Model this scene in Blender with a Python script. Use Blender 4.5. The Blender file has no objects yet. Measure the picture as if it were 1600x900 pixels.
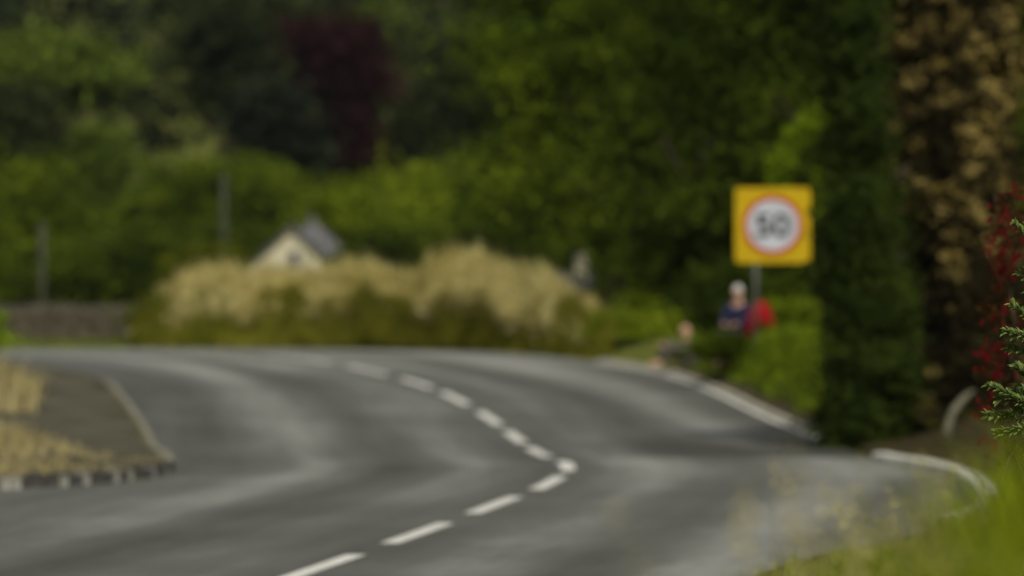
import bpy, math, random
import numpy as np
from mathutils import Vector, Matrix

random.seed(7)
SC = bpy.context.scene
COL = SC.collection
R = math.radians
F = 9000.0            # focal length in photo pixels (photo 1600 wide)
EYE = 2.30            # camera height over the near road
HZ = 425.0            # photo row of the horizon

# ------------------------------------------------------------------ camera
cd = bpy.data.cameras.new("camera")
cam = bpy.data.objects.new("camera", cd); COL.objects.link(cam)
cam.location = (0, 0, EYE)
cam.rotation_euler = (R(90) - math.atan((450 - HZ) / F), 0, 0)
cd.sensor_width = 36; cd.lens = F / 1600 * 36
cd.clip_start = 0.5; cd.clip_end = 5000
cd.dof.use_dof = True
cd.dof.focus_distance = 30.5
cd.dof.aperture_fstop = 1.9
cd.dof.aperture_blades = 9
SC.camera = cam

# ------------------------------------------------------------------ light
SUN_EL, SUN_AZ = 52, 162       # azimuth measured from +Y towards +X
w = bpy.data.worlds.new("World"); SC.world = w; w.use_nodes = True
nt = w.node_tree
bg = nt.nodes["Background"]
sky = nt.nodes.new("ShaderNodeTexSky"); sky.sky_type = 'NISHITA'; sky.sun_disc = False
sky.sun_elevation = R(SUN_EL); sky.sun_rotation = R(SUN_AZ)
sky.dust_density = 4; sky.air_density = 1.0; sky.ozone_density = 1.0
hs = nt.nodes.new("ShaderNodeHueSaturation"); hs.inputs['Saturation'].default_value = 0.35
nt.links.new(sky.outputs[0], hs.inputs['Color']); nt.links.new(hs.outputs[0], bg.inputs[0])
bg.inputs[1].default_value = 0.068
sl = bpy.data.lights.new("sun", 'SUN'); sl.energy = 2.5; sl.angle = R(6); sl.color = (1, .95, .86)
so = bpy.data.objects.new("sun", sl); COL.objects.link(so)
d = Vector((math.sin(R(SUN_AZ)) * math.cos(R(SUN_EL)), math.cos(R(SUN_AZ)) * math.cos(R(SUN_EL)), math.sin(R(SUN_EL))))
so.rotation_euler = (-d).to_track_quat('-Z', 'Y').to_euler()
SC.view_settings.view_transform = 'Standard'; SC.view_settings.look = 'None'
SC.view_settings.exposure = 0.0; SC.view_settings.gamma = 1
SC.cycles.max_bounces = 5; SC.cycles.diffuse_bounces = 3; SC.cycles.transparent_max_bounces = 6
SC.cycles.volume_bounces = 0; SC.cycles.use_denoising = True

# ------------------------------------------------------------------ helpers
def link(o, parent=None):
    COL.objects.link(o)
    if parent: o.parent = parent
    return o

def tag(o, label=None, cat=None, group=None, kind=None):
    if label: o['label'] = label
    if cat: o['category'] = cat
    if group: o['group'] = group
    if kind: o['kind'] = kind
    return o

def empty(name, loc, label, cat, group=None, rz=0):
    o = bpy.data.objects.new(name, None); o.location = loc; o.rotation_euler = (0, 0, rz)
    o.empty_display_size = .2
    link(o); return tag(o, label, cat, group)

def mesh_np(name, V, faces, mat, parent=None, smooth=False, attrs=None, loc=(0, 0, 0)):
    """V (n,3); faces: list of (m,k) int arrays"""
    me = bpy.data.meshes.new(name)
    V = np.asarray(V, dtype=np.float32)
    if not isinstance(faces, (list, tuple)): faces = [faces]
    faces = [np.asarray(f, dtype=np.int32) for f in faces if len(f)]
    nl = sum(f.size for f in faces); nf = sum(len(f) for f in faces)
    me.vertices.add(len(V)); me.vertices.foreach_set("co", V.ravel())
    me.loops.add(nl); me.polygons.add(nf)
    me.loops.foreach_set("vertex_index", np.concatenate([f.ravel() for f in faces]))
    tot = np.concatenate([np.full(len(f), f.shape[1], dtype=np.int32) for f in faces])
    st = np.concatenate([[0], np.cumsum(tot)[:-1]]).astype(np.int32)
    me.polygons.foreach_set("loop_start", st); me.polygons.foreach_set("loop_total", tot)
    if smooth: me.polygons.foreach_set("use_smooth", np.ones(nf, dtype=bool))
    if attrs:
        for k, a in attrs.items():
            at = me.attributes.new(k, 'FLOAT', 'POINT'); at.data.foreach_set("value", np.asarray(a, dtype=np.float32))
    me.update(calc_edges=True); me.validate()
    me.materials.append(mat)
    o = bpy.data.objects.new(name, me); o.location = loc
    return link(o, parent)

class MB:
    """collects simple solids into one mesh"""
    def __init__(s): s.V = []; s.Fc = []; s.n = 0
    def add(s, V, Fs):
        V = np.asarray(V, float); s.V.append(V)
        for f in Fs: s.Fc.append(tuple(int(i) + s.n for i in f))
        s.n += len(V)
    def box(s, c, size, rz=0, taper=1.0):
        x, y, z = [a / 2 for a in size]
        v = np.array([(-x, -y, -z), (x, -y, -z), (x, y, -z), (-x, y, -z), (-x * taper, -y * taper, z), (x * taper, -y * taper, z), (x * taper, y * taper, z), (-x * taper, y * taper, z)])
        cs, sn = math.cos(rz), math.sin(rz)
        v = np.stack([v[:, 0] * cs - v[:, 1] * sn, v[:, 0] * sn + v[:, 1] * cs, v[:, 2]], 1) + np.array(c)
        s.add(v, [(0, 3, 2, 1), (4, 5, 6, 7), (0, 1, 5, 4), (1, 2, 6, 5), (2, 3, 7, 6), (3, 0, 4, 7)])
    def tube(s, pts, rad, seg=8):
        pts = [Vector(p) for p in pts]
        if not hasattr(rad, '__len__'): rad = [rad] * len(pts)
        rings = []
        for i, p in enumerate(pts):
            a = pts[max(i - 1, 0)]; b = pts[min(i + 1, len(pts) - 1)]
            t = (b - a).normalized()
            u = t.cross(Vector((0, 0, 1)))
            if u.length < .1: u = t.cross(Vector((0, 1, 0)))
            u.normalize(); v = t.cross(u)
            rings += [tuple(p + (u * math.cos(k * 2 * math.pi / seg) + v * math.sin(k * 2 * math.pi / seg)) * rad[i]) for k in range(seg)]
        fs = []
        for i in range(len(pts) - 1):
            for k in range(seg):
                fs.append((i * seg + k, i * seg + (k + 1) % seg, (i + 1) * seg + (k + 1) % seg, (i + 1) * seg + k))
        fs.append(tuple(range(seg))[::-1]); fs.append(tuple((len(pts) - 1) * seg + k for k in range(seg)))
        s.add(rings, fs)
    def poly(s, pts, thick_vec):
        n = len(pts); P0 = np.array(pts, float); P1 = P0 + np.array(thick_vec)
        s.add(np.vstack([P0, P1]), [tuple(range(n)), tuple(range(2 * n - 1, n - 1, -1))] + [(i, i + n, (i + 1) % n + n, (i + 1) % n) for i in range(n)])
    def build(s, name, mat, parent=None, smooth=False, bevel=0, loc=(0, 0, 0)):
        me = bpy.data.meshes.new(name)
        me.from_pydata([tuple(v) for v in np.vstack(s.V)], [], s.Fc); me.update()
        if smooth:
            me.polygons.foreach_set("use_smooth", np.ones(len(me.polygons), dtype=bool))
        import bmesh
        bm = bmesh.new(); bm.from_mesh(me); bmesh.ops.recalc_face_normals(bm, faces=bm.faces)
        if bevel:
            bmesh.ops.bevel(bm, geom=[e for e in bm.edges], offset=bevel, segments=2, affect='EDGES', clamp_overlap=True)
        bm.to_mesh(me); bm.free()
        me.materials.append(mat)
        o = bpy.data.objects.new(name, me); o.location = loc
        return link(o, parent)

def px(x, y, Y):
    """photo pixel at depth Y -> world"""
    return Vector(((x - 800) * Y / F, Y, EYE - (y - HZ) * Y / F))

# ------------------------------------------------------------------ materials
def mat(name, col, rough=.8, spec=.25, var=None, scale=8, bump=0, bscale=40, metallic=0, translucent=0, island=None, detail=5):
    m = bpy.data.materials.new(name); m.use_nodes = True
    n = m.node_tree.nodes; l = m.node_tree.links
    b = n["Principled BSDF"]
    b.inputs['Roughness'].default_value = rough; b.inputs['Specular IOR Level'].default_value = spec
    b.inputs['Metallic'].default_value = metallic
    b.inputs['Base Color'].default_value = (*col, 1)
    out = None
    tc = n.new('ShaderNodeTexCoord')
    if var:
        nz = n.new('ShaderNodeTexNoise'); nz.inputs['Scale'].default_value = scale; nz.inputs['Detail'].default_value = detail
        l.new(tc.outputs['Object'], nz.inputs['Vector'])
        r = n.new('ShaderNodeValToRGB'); r.color_ramp.elements[0].position = .35; r.color_ramp.elements[1].position = .68
        r.color_ramp.elements[0].color = (*col, 1); r.color_ramp.elements[1].color = (*var, 1)
        l.new(nz.outputs[0], r.inputs[0]); out = r.outputs[0]
    if island is not None:
        g = n.new('ShaderNodeNewGeometry'); r2 = n.new('ShaderNodeValToRGB')
        r2.color_ramp.elements[0].color = (1 - island, 1 - island, 1 - island, 1); r2.color_ramp.elements[1].color = (1 + island, 1 + island, 1 + island, 1)
        l.new(g.outputs['Random Per Island'], r2.inputs[0])
        mx = n.new('ShaderNodeMix'); mx.data_type = 'RGBA'; mx.blend_type = 'MULTIPLY'; mx.inputs[0].default_value = 1
        if out: l.new(out, mx.inputs[6])
        else: mx.inputs[6].default_value = (*col, 1)
        l.new(r2.outputs[0], mx.inputs[7]); out = mx.outputs[2]
    if out: l.new(out, b.inputs['Base Color'])
    if bump:
        nb = n.new('ShaderNodeTexNoise'); nb.inputs['Scale'].default_value = bscale; nb.inputs['Detail'].default_value = 6
        l.new(tc.outputs['Object'], nb.inputs['Vector'])
        bp = n.new('ShaderNodeBump'); bp.inputs['Strength'].default_value = bump; bp.inputs['Distance'].default_value = .03
        l.new(nb.outputs[0], bp.inputs['Height']); l.new(bp.outputs[0], b.inputs['Normal'])
    if translucent:
        t = n.new('ShaderNodeBsdfTranslucent'); ms = n.new('ShaderNodeMixShader'); ms.inputs[0].default_value = translucent
        if out: l.new(out, t.inputs['Color'])
        else: t.inputs['Color'].default_value = (*col, 1)
        l.new(b.outputs[0], ms.inputs[1]); l.new(t.outputs[0], ms.inputs[2])
        l.new(ms.outputs[0], n['Material Output'].inputs['Surface'])
    return m

def leafmat(name, a, b, scale=1.2, island=.45, tr=.25):
    return mat(name, a, rough=.75, spec=.06, var=b, scale=scale, translucent=tr, island=island, detail=2)

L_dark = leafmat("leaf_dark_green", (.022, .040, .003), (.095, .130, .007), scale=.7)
L_mid = leafmat("leaf_mid_green", (.045, .075, .004), (.175, .225, .010), scale=.7)
L_light = leafmat("leaf_light_green", (.125, .175, .005), (.240, .300, .012), scale=.7)
L_bank = leafmat("leaf_bank_green", (.095, .145, .005), (.200, .265, .011))
L_bright = leafmat("leaf_bright_green", (.16, .24, .006), (.24, .34, .012))
L_olive = leafmat("leaf_olive_green", (.085, .105, .005), (.165, .180, .010), scale=.7)
L_far = leafmat("leaf_far_green", (.022, .032, .009), (.060, .074, .018), scale=.12)
L_farlt = leafmat("leaf_far_light_green", (.075, .110, .012), (.13, .18, .020), scale=.2)
L_fardk = leafmat("leaf_far_conifer", (.015, .023, .011), (.030, .040, .018), scale=.2)
L_copper = leafmat("leaf_copper", (.026, .009, .011), (.058, .016, .017), scale=.15)
L_ivy = leafmat("leaf_ivy", (.020, .038, .004), (.055, .078, .008), scale=1.5)
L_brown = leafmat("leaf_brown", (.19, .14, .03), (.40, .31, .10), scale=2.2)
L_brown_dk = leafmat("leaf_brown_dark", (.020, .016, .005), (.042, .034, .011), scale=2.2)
L_fuchsia = leafmat("leaf_fuchsia", (.055, .020, .006), (.085, .045, .010), scale=4)
M_red = leafmat("petal_red", (.10, .003, .005), (.17, .007, .010), scale=6)
L_sprig = leafmat("leaf_sprig", (.100, .150, .028), (.230, .290, .085), scale=14, island=.5)
G_green = leafmat("grass_green", (.12, .17, .004), (.22, .28, .010), scale=2)
G_fresh = leafmat("grass_fresh", (.125, .165, .004), (.260, .310, .012), scale=5)
G_straw = leafmat("grass_straw", (.50, .43, .14), (.74, .66, .30), scale=.8, tr=.4)
G_ochre = leafmat("grass_ochre", (.36, .30, .12), (.56, .48, .24), scale=1.5)
G_olive = leafmat("grass_olive", (.11, .115, .008), (.21, .20, .020), scale=1)
M_bark = mat("bark", (.045, .036, .022), .95, .1, (.09, .075, .05), 6, .6, 30)
M_bark_pale = mat("bark_pale", (.12, .115, .075), .95, .1, (.19, .18, .12), 6, .5, 30)
M_soil = mat("soil", (.07, .055, .03), 1, .05, (.12, .10, .055), 3, .7, 20)
M_leafmould = mat("leaf_mould", (.028, .022, .012), 1, .03, (.06, .045, .022), 3, .7, 20)
M_ground = mat("meadow", (.085, .105, .015), 1, .05, (.17, .17, .045), .8, .8, 10)
M_hill = mat("hill_floor", (.020, .025, .010), 1, .05, (.05, .055, .018), .06, .3, 2)
M_stone = mat("dry_stone", (.075, .066, .042), .95, .1, (.12, .105, .07), 3, .8, 12)
M_cope = mat("coping_stone", (.075, .068, .05), .95, .1, (.12, .11, .08), 4, .6, 14)
M_kerb = mat("kerb_pale", (.30, .285, .22), .9, .15, (.46, .44, .35), 2.5, .4, 40)
M_kerbn = mat("kerb_near", (.46, .45, .38), .9, .15, (.66, .65, .57), 2.5, .4, 40)
M_kerbf = mat("kerb_faded", (.17, .16, .115), .9, .15, (.30, .28, .21), 2.0, .4, 40)
M_kerbw = mat("kerb_white_paint", (.24, .23, .18), .8, .2, (.50, .49, .42), 9, .3, 30)
M_kerbk = mat("kerb_black_paint", (.055, .053, .045), .8, .2, (.10, .095, .08), 9, .3, 30)
M_foot = mat("footway", (.045, .043, .026), .95, .1, (.125, .115, .078), 1.3, .4, 50)
M_paint = mat("road_paint", (.55, .54, .47), .7, .2, (.78, .77, .70), 5, .2, 60)
M_yellow = mat("sign_yellow", (.52, .345, .0), .5, .3, (.60, .40, .0), 5)
M_signred = mat("sign_red", (.46, .06, .01), .45, .3)
M_signwhite = mat("sign_white", (.60, .62, .66), .45, .3, (.55, .57, .60), 4)
M_signblack = mat("sign_black", (.02, .02, .022), .5, .3)
M_steel = mat("galvanised_steel", (.22, .22, .21), .5, .4, (.30, .30, .28), 8, metallic=.6)
M_render = mat("cream_render", (.60, .55, .37), .9, .1, (.70, .64, .46), 1.5, .2, 20)
M_render2 = mat("grey_render", (.34, .31, .23), .9, .1, (.44, .40, .30), 1.5, .2, 20)
M_slate = mat("slate", (.10, .098, .10), .9, .08, (.16, .155, .155), 3, .5, 12)
M_glass = mat("window_glass", (.03, .035, .035), .15, .5)
M_wframe = mat("window_frame", (.5, .48, .42), .6, .3)
M_pole = mat("weathered_pole", (.05, .055, .035), .9, .1, (.08, .085, .055), 3, .3, 20)
M_skin = mat("skin", (.52, .30, .20), .55, .3, (.58, .34, .24), 6)
M_hairw = mat("white_hair", (.55, .52, .46), .8, .1, (.68, .65, .6), 20)
M_navy = mat("navy_cloth", (.018, .022, .055), .9, .1, (.03, .035, .08), 6)
M_greycl = mat("grey_cloth", (.085, .078, .065), .9, .1, (.12, .11, .09), 6)
M_redcl = mat("red_cloth", (.32, .006, .008), .8, .15, (.40, .010, .012), 6)
M_darkcl = mat("dark_cloth", (.03, .03, .035), .9, .1)
M_canvas = mat("chair_canvas", (.03, .04, .03), .9, .1)

def road_material():
    m = bpy.data.materials.new("asphalt"); m.use_nodes = True
    n = m.node_tree.nodes; l = m.node_tree.links; b = n["Principled BSDF"]
    def attr(k):
        a = n.new('ShaderNodeAttribute'); a.attribute_name = k; return a.outputs['Fac']
    def math_(op, a, b_=None, c=None):
        q = n.new('ShaderNodeMath'); q.operation = op
        for i, v in enumerate([a, b_, c]):
            if v is None: continue
            if isinstance(v, (int, float)): q.inputs[i].default_value = v
            else: l.new(v, q.inputs[i])
        return q.outputs[0]
    off, al, tr = attr('off'), attr('along'), attr('tone')
    cb = n.new('ShaderNodeCombineXYZ'); l.new(math_('MULTIPLY', off, 1.1), cb.inputs[0]); l.new(math_('MULTIPLY', al, .055), cb.inputs[1])
    n1 = n.new('ShaderNodeTexNoise'); n1.inputs['Scale'].default_value = 1.0; n1.inputs['Detail'].default_value = 4; n1.inputs['Roughness'].default_value = .55
    l.new(cb.outputs[0], n1.inputs['Vector'])
    tc = n.new('ShaderNodeTexCoord')
    n2 = n.new('ShaderNodeTexNoise'); n2.inputs['Scale'].default_value = .35; n2.inputs['Detail'].default_value = 5
    l.new(tc.outputs['Object'], n2.inputs['Vector'])
    n3 = n.new('ShaderNodeTexNoise'); n3.inputs['Scale'].default_value = 28; n3.inputs['Detail'].default_value = 8
    l.new(tc.outputs['Object'], n3.inputs['Vector'])
    s = math_('ADD', math_('MULTIPLY', math_('SUBTRACT', n1.outputs[0], .5), 1.05), math_('MULTIPLY', math_('SUBTRACT', n2.outputs[0], .5), .5))
    s = math_('ADD', s, math_('MULTIPLY', math_('SUBTRACT', n3.outputs[0], .5), .35))
    n5 = n.new('ShaderNodeTexNoise'); n5.inputs['Scale'].default_value = 5; n5.inputs['Detail'].default_value = 6; l.new(tc.outputs['Object'], n5.inputs['Vector'])
    s = math_('ADD', s, math_('MULTIPLY', math_('SUBTRACT', n5.outputs[0], .5), .45))
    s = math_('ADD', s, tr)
    r = n.new('ShaderNodeValToRGB'); e = r.color_ramp.elements
    e[0].position = .0; e[0].color = (.054, .055, .043, 1)
    e[1].position = 1.0; e[1].color = (.268, .270, .238, 1)
    q = r.color_ramp.elements.new(.5); q.color = (.117, .118, .098, 1)
    l.new(s, r.inputs[0]); l.new(r.outputs[0], b.inputs['Base Color'])
    b.inputs['Roughness'].default_value = .72; b.inputs['Specular IOR Level'].default_value = .28
    bp = n.new('ShaderNodeBump'); bp.inputs['Strength'].default_value = .35; bp.inputs['Distance'].default_value = .01
    n4 = n.new('ShaderNodeTexNoise'); n4.inputs['Scale'].default_value = 90; l.new(tc.outputs['Object'], n4.inputs['Vector'])
    l.new(n4.outputs[0], bp.inputs['Height']); l.new(bp.outputs[0], b.inputs['Normal'])
    return m
M_road = road_material()

# ------------------------------------------------------------------ terrain
HP = np.array([(-50, 2.3), (45, 2.3), (51, 2.315), (57, 2.30), (63, 2.305), (69, 2.32), (75, 2.36), (81, 2.335), (87, 2.22), (93, 2.036),
               (98.5, 1.893), (104, 1.79), (108, 1.68), (112.5, 1.585), (118, 1.585), (124, 1.64), (130, 1.72), (150, 2.0), (175, 3.5), (215, 3.8), (235, 3.2),
               (300, -4.5), (450, -24), (700, -55), (1500, -120)])
_ys = np.arange(-50, 1500, .5); _h = np.interp(_ys, HP[:, 0], HP[:, 1]); _k = np.exp(-np.arange(-8, 9) ** 2 / 18.); _k /= _k.sum()
_h = np.convolve(np.pad(_h, 8, mode='edge'), _k, mode='valid')
def zroad(Y): return EYE - np.interp(Y, _ys, _h)

def cr(P, n=12):
    """catmull-rom through points"""
    P = np.array(P, float); Q = np.vstack([2 * P[0] - P[1], P, 2 * P[-1] - P[-2]]); out = []
    for i in range(1, len(Q) - 2):
        for t in np.linspace(0, 1, n, endpoint=False):
            a, b, c, e = Q[i - 1], Q[i], Q[i + 1], Q[i + 2]
            out.append(.5 * ((2 * b) + (-a + c) * t + (2 * a - 5 * b + 4 * c - e) * t * t + (-a + 3 * b - 3 * c + e) * t ** 3))
    out.append(P[-1]); return np.array(out)

RIGHT = cr([(-6, -30), (-3.6, 0), (-.6, 25), (1.0, 38), (2.2, 45.5), (3.4, 50), (4.3, 54), (4.75, 58), (4.96, 63.5), (4.88, 67.5), (4.56, 70.8), (4.46, 75), (4.42, 80), (4.08, 85.5), (3.74, 90.5), (3.32, 96.5), (2.72, 103),
            (1.95, 106.7), (1.0, 110), (-.7, 114.8), (-4, 119.6), (-8, 123), (-13, 126), (-20, 128.5), (-32, 131), (-60, 135)])
LEFT = cr([(-60, 50), (-30, 54), (-12, 57.6), (-8, 59), (-5.5, 60.8), (-4.35, 63), (-3.95, 66), (-4.15, 70), (-4.6, 74.5), (-5.2, 82), (-6.1, 91), (-7.15, 99),
           (-9, 104), (-12, 108), (-20, 112), (-60, 119)])
CENTRE = cr([(-9, -30), (-6.4, 0), (-3.66, 25), (-2.15, 39), (-1.475, 45), (-.82, 51), (-.158, 57), (.42, 63), (.667, 69), (.333, 75), (.045, 81), (-.338, 87), (-.93, 93), (-1.64, 98.5),
             (-2.6, 104), (-4.0, 109.5), (-6.1, 113.6), (-9.2, 117.2), (-14, 120.5), (-22, 123.5), (-60, 129)])
def XR(Y): return np.interp(Y, RIGHT[:, 1], RIGHT[:, 0])
def XL(Y): return np.interp(Y, LEFT[:, 1], LEFT[:, 0], left=-60)

def dist_poly(P, L):
    d = np.full(len(P), 1e9); idx = np.zeros(len(P)); sg = np.zeros(len(P)); acc = 0
    for i in range(len(L) - 1):
        a, b = L[i], L[i + 1]; ab = b - a; n2 = (ab ** 2).sum(); ln = math.sqrt(n2)
        t = np.clip(((P - a) @ ab) / n2, 0, 1); q = a + t[:, None] * ab; dd = np.hypot(*(P - q).T)
        cx = ab[0] * (P[:, 1] - a[1]) - ab[1] * (P[:, 0] - a[0])
        m = dd < d; d[m] = dd[m]; idx[m] = acc + t[m] * ln; sg[m] = -np.sign(cx[m]); acc += ln
    return d, idx, sg      # sg +1 = right of the travel direction

def sm(x, a, b):
    t = np.clip((x - a) / (b - a), 0, 1); return t * t * (3 - 2 * t)

def wob(X, Y, s=1.0, k=0):
    return (np.sin(X * 1.7 * s + 1.3 + k) * np.cos(Y * 1.1 * s + k * 2) + .5 * np.sin(X * 4.1 * s + Y * 3.3 * s + k) + .3 * np.sin(X * 7.9 * s - Y * 6.1 * s)) / 1.8

def ground_z(X, Y):
    X = np.atleast_1d(np.asarray(X, float)); Y = np.atleast_1d(np.asarray(Y, float))
    shp = X.shape; X = X.ravel(); Y = Y.ravel()
    z = zroad(Y).copy()
    xr, xl = XR(np.clip(Y, -30, 135)), XL(np.clip(Y, 50, 119))
    inside = (X < xr) & (X > xl) & (Y < 135)
    P = np.stack([X, Y], 1)
    d = np.full(len(X), 50.); near = (Y < 160) & (abs(X) < 70)
    if near.any():
        d[near] = np.minimum(dist_poly(P[near], RIGHT)[0], dist_poly(P[near], LEFT)[0])
    left = (X <= xl) & (Y > 49) & (Y < 119.5)
    right = ~inside & ~left
    f = np.full(len(X), -.08)
    f[left] = -.08 + .2 * sm(d[left], 0, .12) + .30 * sm(d[left], .4, 3.2) * (1 - .6 * sm(Y[left], 95, 108))
    dr = d[right]; Xr = X[right]; Yr = Y[right]
    base = -.08 + .13 * sm(dr, 0, .3)
    bank = (1.06 - .035 * np.clip(Yr - 90, 0, 8)) * sm(Yr, 81.5, 88) * (1 - .85 * sm(Yr, 96.8, 98.8)) * sm(dr, .2, 1.0) * (1 - sm(Yr, 106, 112))
    bank2 = .3 * sm(Yr, 100, 104) * sm(dr, .3, 1.6) * sm(Xr, -9, -5)
    nb = np.interp(Yr, [-40, 10, 20, 25, 30, 35, 42, 50], [1.25, 1.2, 1.0, .78, .55, .35, .15, 0]) * sm(dr, .8 + 1.3 * sm(Yr, 18, 24), 3.2 + 1.2 * sm(Yr, 18, 24))
    nb += .29 * sm(Xr - .055 * Yr, -.05, .6) * (1 - sm(Yr, 18, 26)) * sm(Yr, 3, 8) + .5 * sm(Xr - .0875 * Yr, -.05, .5) * sm(Yr, 22, 27) * (1 - sm(Yr, 38, 46))
    mid = .35 * sm(Yr, 44, 50) * (1 - sm(Yr, 80, 84)) * sm(dr, .5, 2)
    f[right] = base + bank + bank2 + nb + mid + .04 * wob(Xr, Yr) * sm(dr, .3, 1)
    z = z + f
    z += np.where(Y > 200, 1.2 * np.sin(X * .03) * sm(Y, 200, 300), 0)
    z -= np.where(Y < 200, .0, 0)
    return z.reshape(shp)

def axis(segs):
    out = []
    for a, b, s in segs: out += list(np.arange(a, b, s))
    return np.array(out + [segs[-1][1]])
gx = axis([(-1500, -200, 130), (-200, -60, 10), (-60, -16, 2), (-16, 8, .25), (8, 20, 1), (20, 60, 4), (60, 200, 10), (200, 1500, 130)])
gy = axis([(-40, 0, 4), (0, 6, 1), (6, 50, .4), (50, 66, .3), (66, 132, .4), (132, 180, 4), (180, 480, 8), (480, 1500, 60)])
GX, GY = np.meshgrid(gx, gy); GZ = ground_z(GX, GY)
nx, ny = len(gx), len(gy)
ii = (np.arange(ny - 1)[:, None] * nx + np.arange(nx - 1)[None]).ravel()
o = mesh_np("ground", np.stack([GX.ravel(), GY.ravel(), GZ.ravel()], 1), np.stack([ii, ii + 1, ii + nx + 1, ii + nx], 1), M_ground, smooth=True)
tag(o, kind='structure')

# road sheet
ry = np.unique(np.concatenate([np.arange(-30, 40, 2), np.arange(40, 135, .3), LEFT[:, 1], RIGHT[:, 1]])); ry = ry[(ry >= -30) & (ry <= 135)]
nc = 130
u = np.linspace(0, 1, nc)
xl = XL(ry); xl[ry < 50] = -60; xr = XR(ry)
xl = np.minimum(np.where(ry > 119, -60, xl), xr - .01)
RX = xl[:, None] + (xr - xl)[:, None] * u[None] ** .8; RY = np.repeat(ry[:, None], nc, 1); RZ = zroad(RY)
P = np.stack([RX.ravel(), RY.ravel()], 1)
dc, sc_, sg = dist_poly(P, CENTRE); off = dc * sg
# surface tone: polished wheel tracks, darker lane middles, lighter and darker tarmac patches, tree shade painted in
tone = .42 + .24 * np.exp(-((np.abs(off) - 1.15) / .42) ** 2) + .36 * np.exp(-((np.abs(off) - 3.05) / .55) ** 2) - .22 * np.exp(-((np.abs(off) - 2.1) / .45) ** 2) - .10 * np.exp(-(off / .4) ** 2)
Yf = P[:, 1]; Xf = P[:, 0]
tone += .22 * sm(Yf, 97, 108)
tone -= .55 * sm(Yf, 72.3, 73.3) * (1 - sm(Yf, 77, 82)) * sm(off, .4, 2.6)          # shade of the roadside trees, painted into the right lane's tone
tone += .16 * sm(Yf, 62, 66) * (1 - sm(Yf, 71.8, 72.6)) * sm(off, -.6, .8)
tone -= .10 * (1 - sm(Yf, 47, 58)) * sm(-off, .2, 1.5)
tone -= .22 * sm(off, -4.9, -3.8 - 1e-3) * 0 + .20 * sm(-off, 3.7, 4.3) * sm(Yf, 63, 70)
ii = (np.arange(len(ry) - 1)[:, None] * nc + np.arange(nc - 1)[None]).ravel()
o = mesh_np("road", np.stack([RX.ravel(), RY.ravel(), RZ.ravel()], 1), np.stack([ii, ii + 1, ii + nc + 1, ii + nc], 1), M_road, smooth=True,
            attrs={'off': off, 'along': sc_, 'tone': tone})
tag(o, kind='structure')

def arc(L):
    s = np.concatenate([[0], np.cumsum(np.hypot(*np.diff(L, axis=0).T))]); return s
def along(L, s):
    S = arc(L); p = np.stack([np.interp(s, S, L[:, 0]), np.interp(s, S, L[:, 1])], -1)
    q = np.stack([np.interp(s + .1, S, L[:, 0]), np.interp(s + .1, S, L[:, 1])], -1)
    r_ = np.stack([np.interp(s - .1, S, L[:, 0]), np.interp(s - .1, S, L[:, 1])], -1)
    t = q - r_; t /= np.linalg.norm(t, axis=-1, keepdims=True)
    return p, np.stack([t[..., 1], -t[..., 0]], -1)        # point, right-hand normal

def strip(L, s0, s1, o0, o1, dz, step=.4):
    n = max(2, int((s1 - s0) / step) + 1); s = np.linspace(s0, s1, n); p, nn = along(L, s)
    a = p + nn * o0; b = p + nn * o1
    V = np.vstack([np.column_stack([a, zroad(a[:, 1]) + dz]), np.column_stack([b, zroad(b[:, 1]) + dz])])
    i = np.arange(n - 1); return V, np.stack([i, i + 1, i + n + 1, i + n], 1)

# centre line: 4 m dashes, 2 m gaps
Vs, Fs, nn_ = [], [], 0
cdash = [(-1.475, 45), (-.82, 51), (-.158, 57), (.42, 63), (.667, 69), (.333, 75), (.045, 81), (-.338, 87), (-.93, 93), (-1.64, 98.5), (-2.6, 104), (-4.0, 109.5), (-6.9, 114.6), (-11.5, 119), (-17, 122)]
S0 = [dist_poly(np.array([c]), CENTRE)[1][0] for c in cdash]
S0 = [S0[0] - 6 * k for k in range(6, 0, -1)] + S0
for s in S0:
    V, Fc = strip(CENTRE, s - 2.1, s + 1.9, -.085, .085, .006); Vs.append(V); Fs.append(Fc + nn_); nn_ += len(V)
tag(mesh_np("centre_line", np.vstack(Vs), np.vstack(Fs), M_paint), kind='structure')

# kerbs
def kerb(name, L, s0, s1, o0, o1, h, m):
    n = int((s1 - s0) / .4) + 2; s = np.linspace(s0, s1, n); p, nr = along(L, s)
    a = p + nr * o0; b = p + nr * o1; za, zb = zroad(a[:, 1]), zroad(b[:, 1])
    w_ = (b - a) * .14
    V = np.vstack([np.column_stack([a, za - .1]), np.column_stack([a, za + h * .8]), np.column_stack([a + w_, za + h]), np.column_stack([b, zb + h]), np.column_stack([b, zb - .1])])
    i = np.arange(n - 1); Fc = np.vstack([np.stack([i + k * n, i + 1 + k * n, i + 1 + (k + 1) * n, i + (k + 1) * n], 1) for k in range(4)])
    return tag(mesh_np(name, V, Fc, m), kind='structure')
def sat(L, pt): return dist_poly(np.array([pt], float), L)[1][0]
kerb("kerb", RIGHT, sat(RIGHT, (3.9, 52)), sat(RIGHT, (4.5, 71.5)), -.06, .15, .10, M_kerbn)
kerb("kerb", RIGHT, sat(RIGHT, (4.5, 79)), sat(RIGHT, (1.6, 108)), -.02, .11, .06, M_kerb)
kerb("kerb", LEFT, sat(LEFT, (-4.0, 67.2)), sat(LEFT, (-7.0, 97.5)), .02, -.10, .12, M_kerbf)
V, Fc = strip(RIGHT, sat(RIGHT, (4.5, 79)), sat(RIGHT, (1.6, 108)), -.16, -.05, .006)
tag(mesh_np("edge_line", V, Fc, M_paint), kind='structure')

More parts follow.
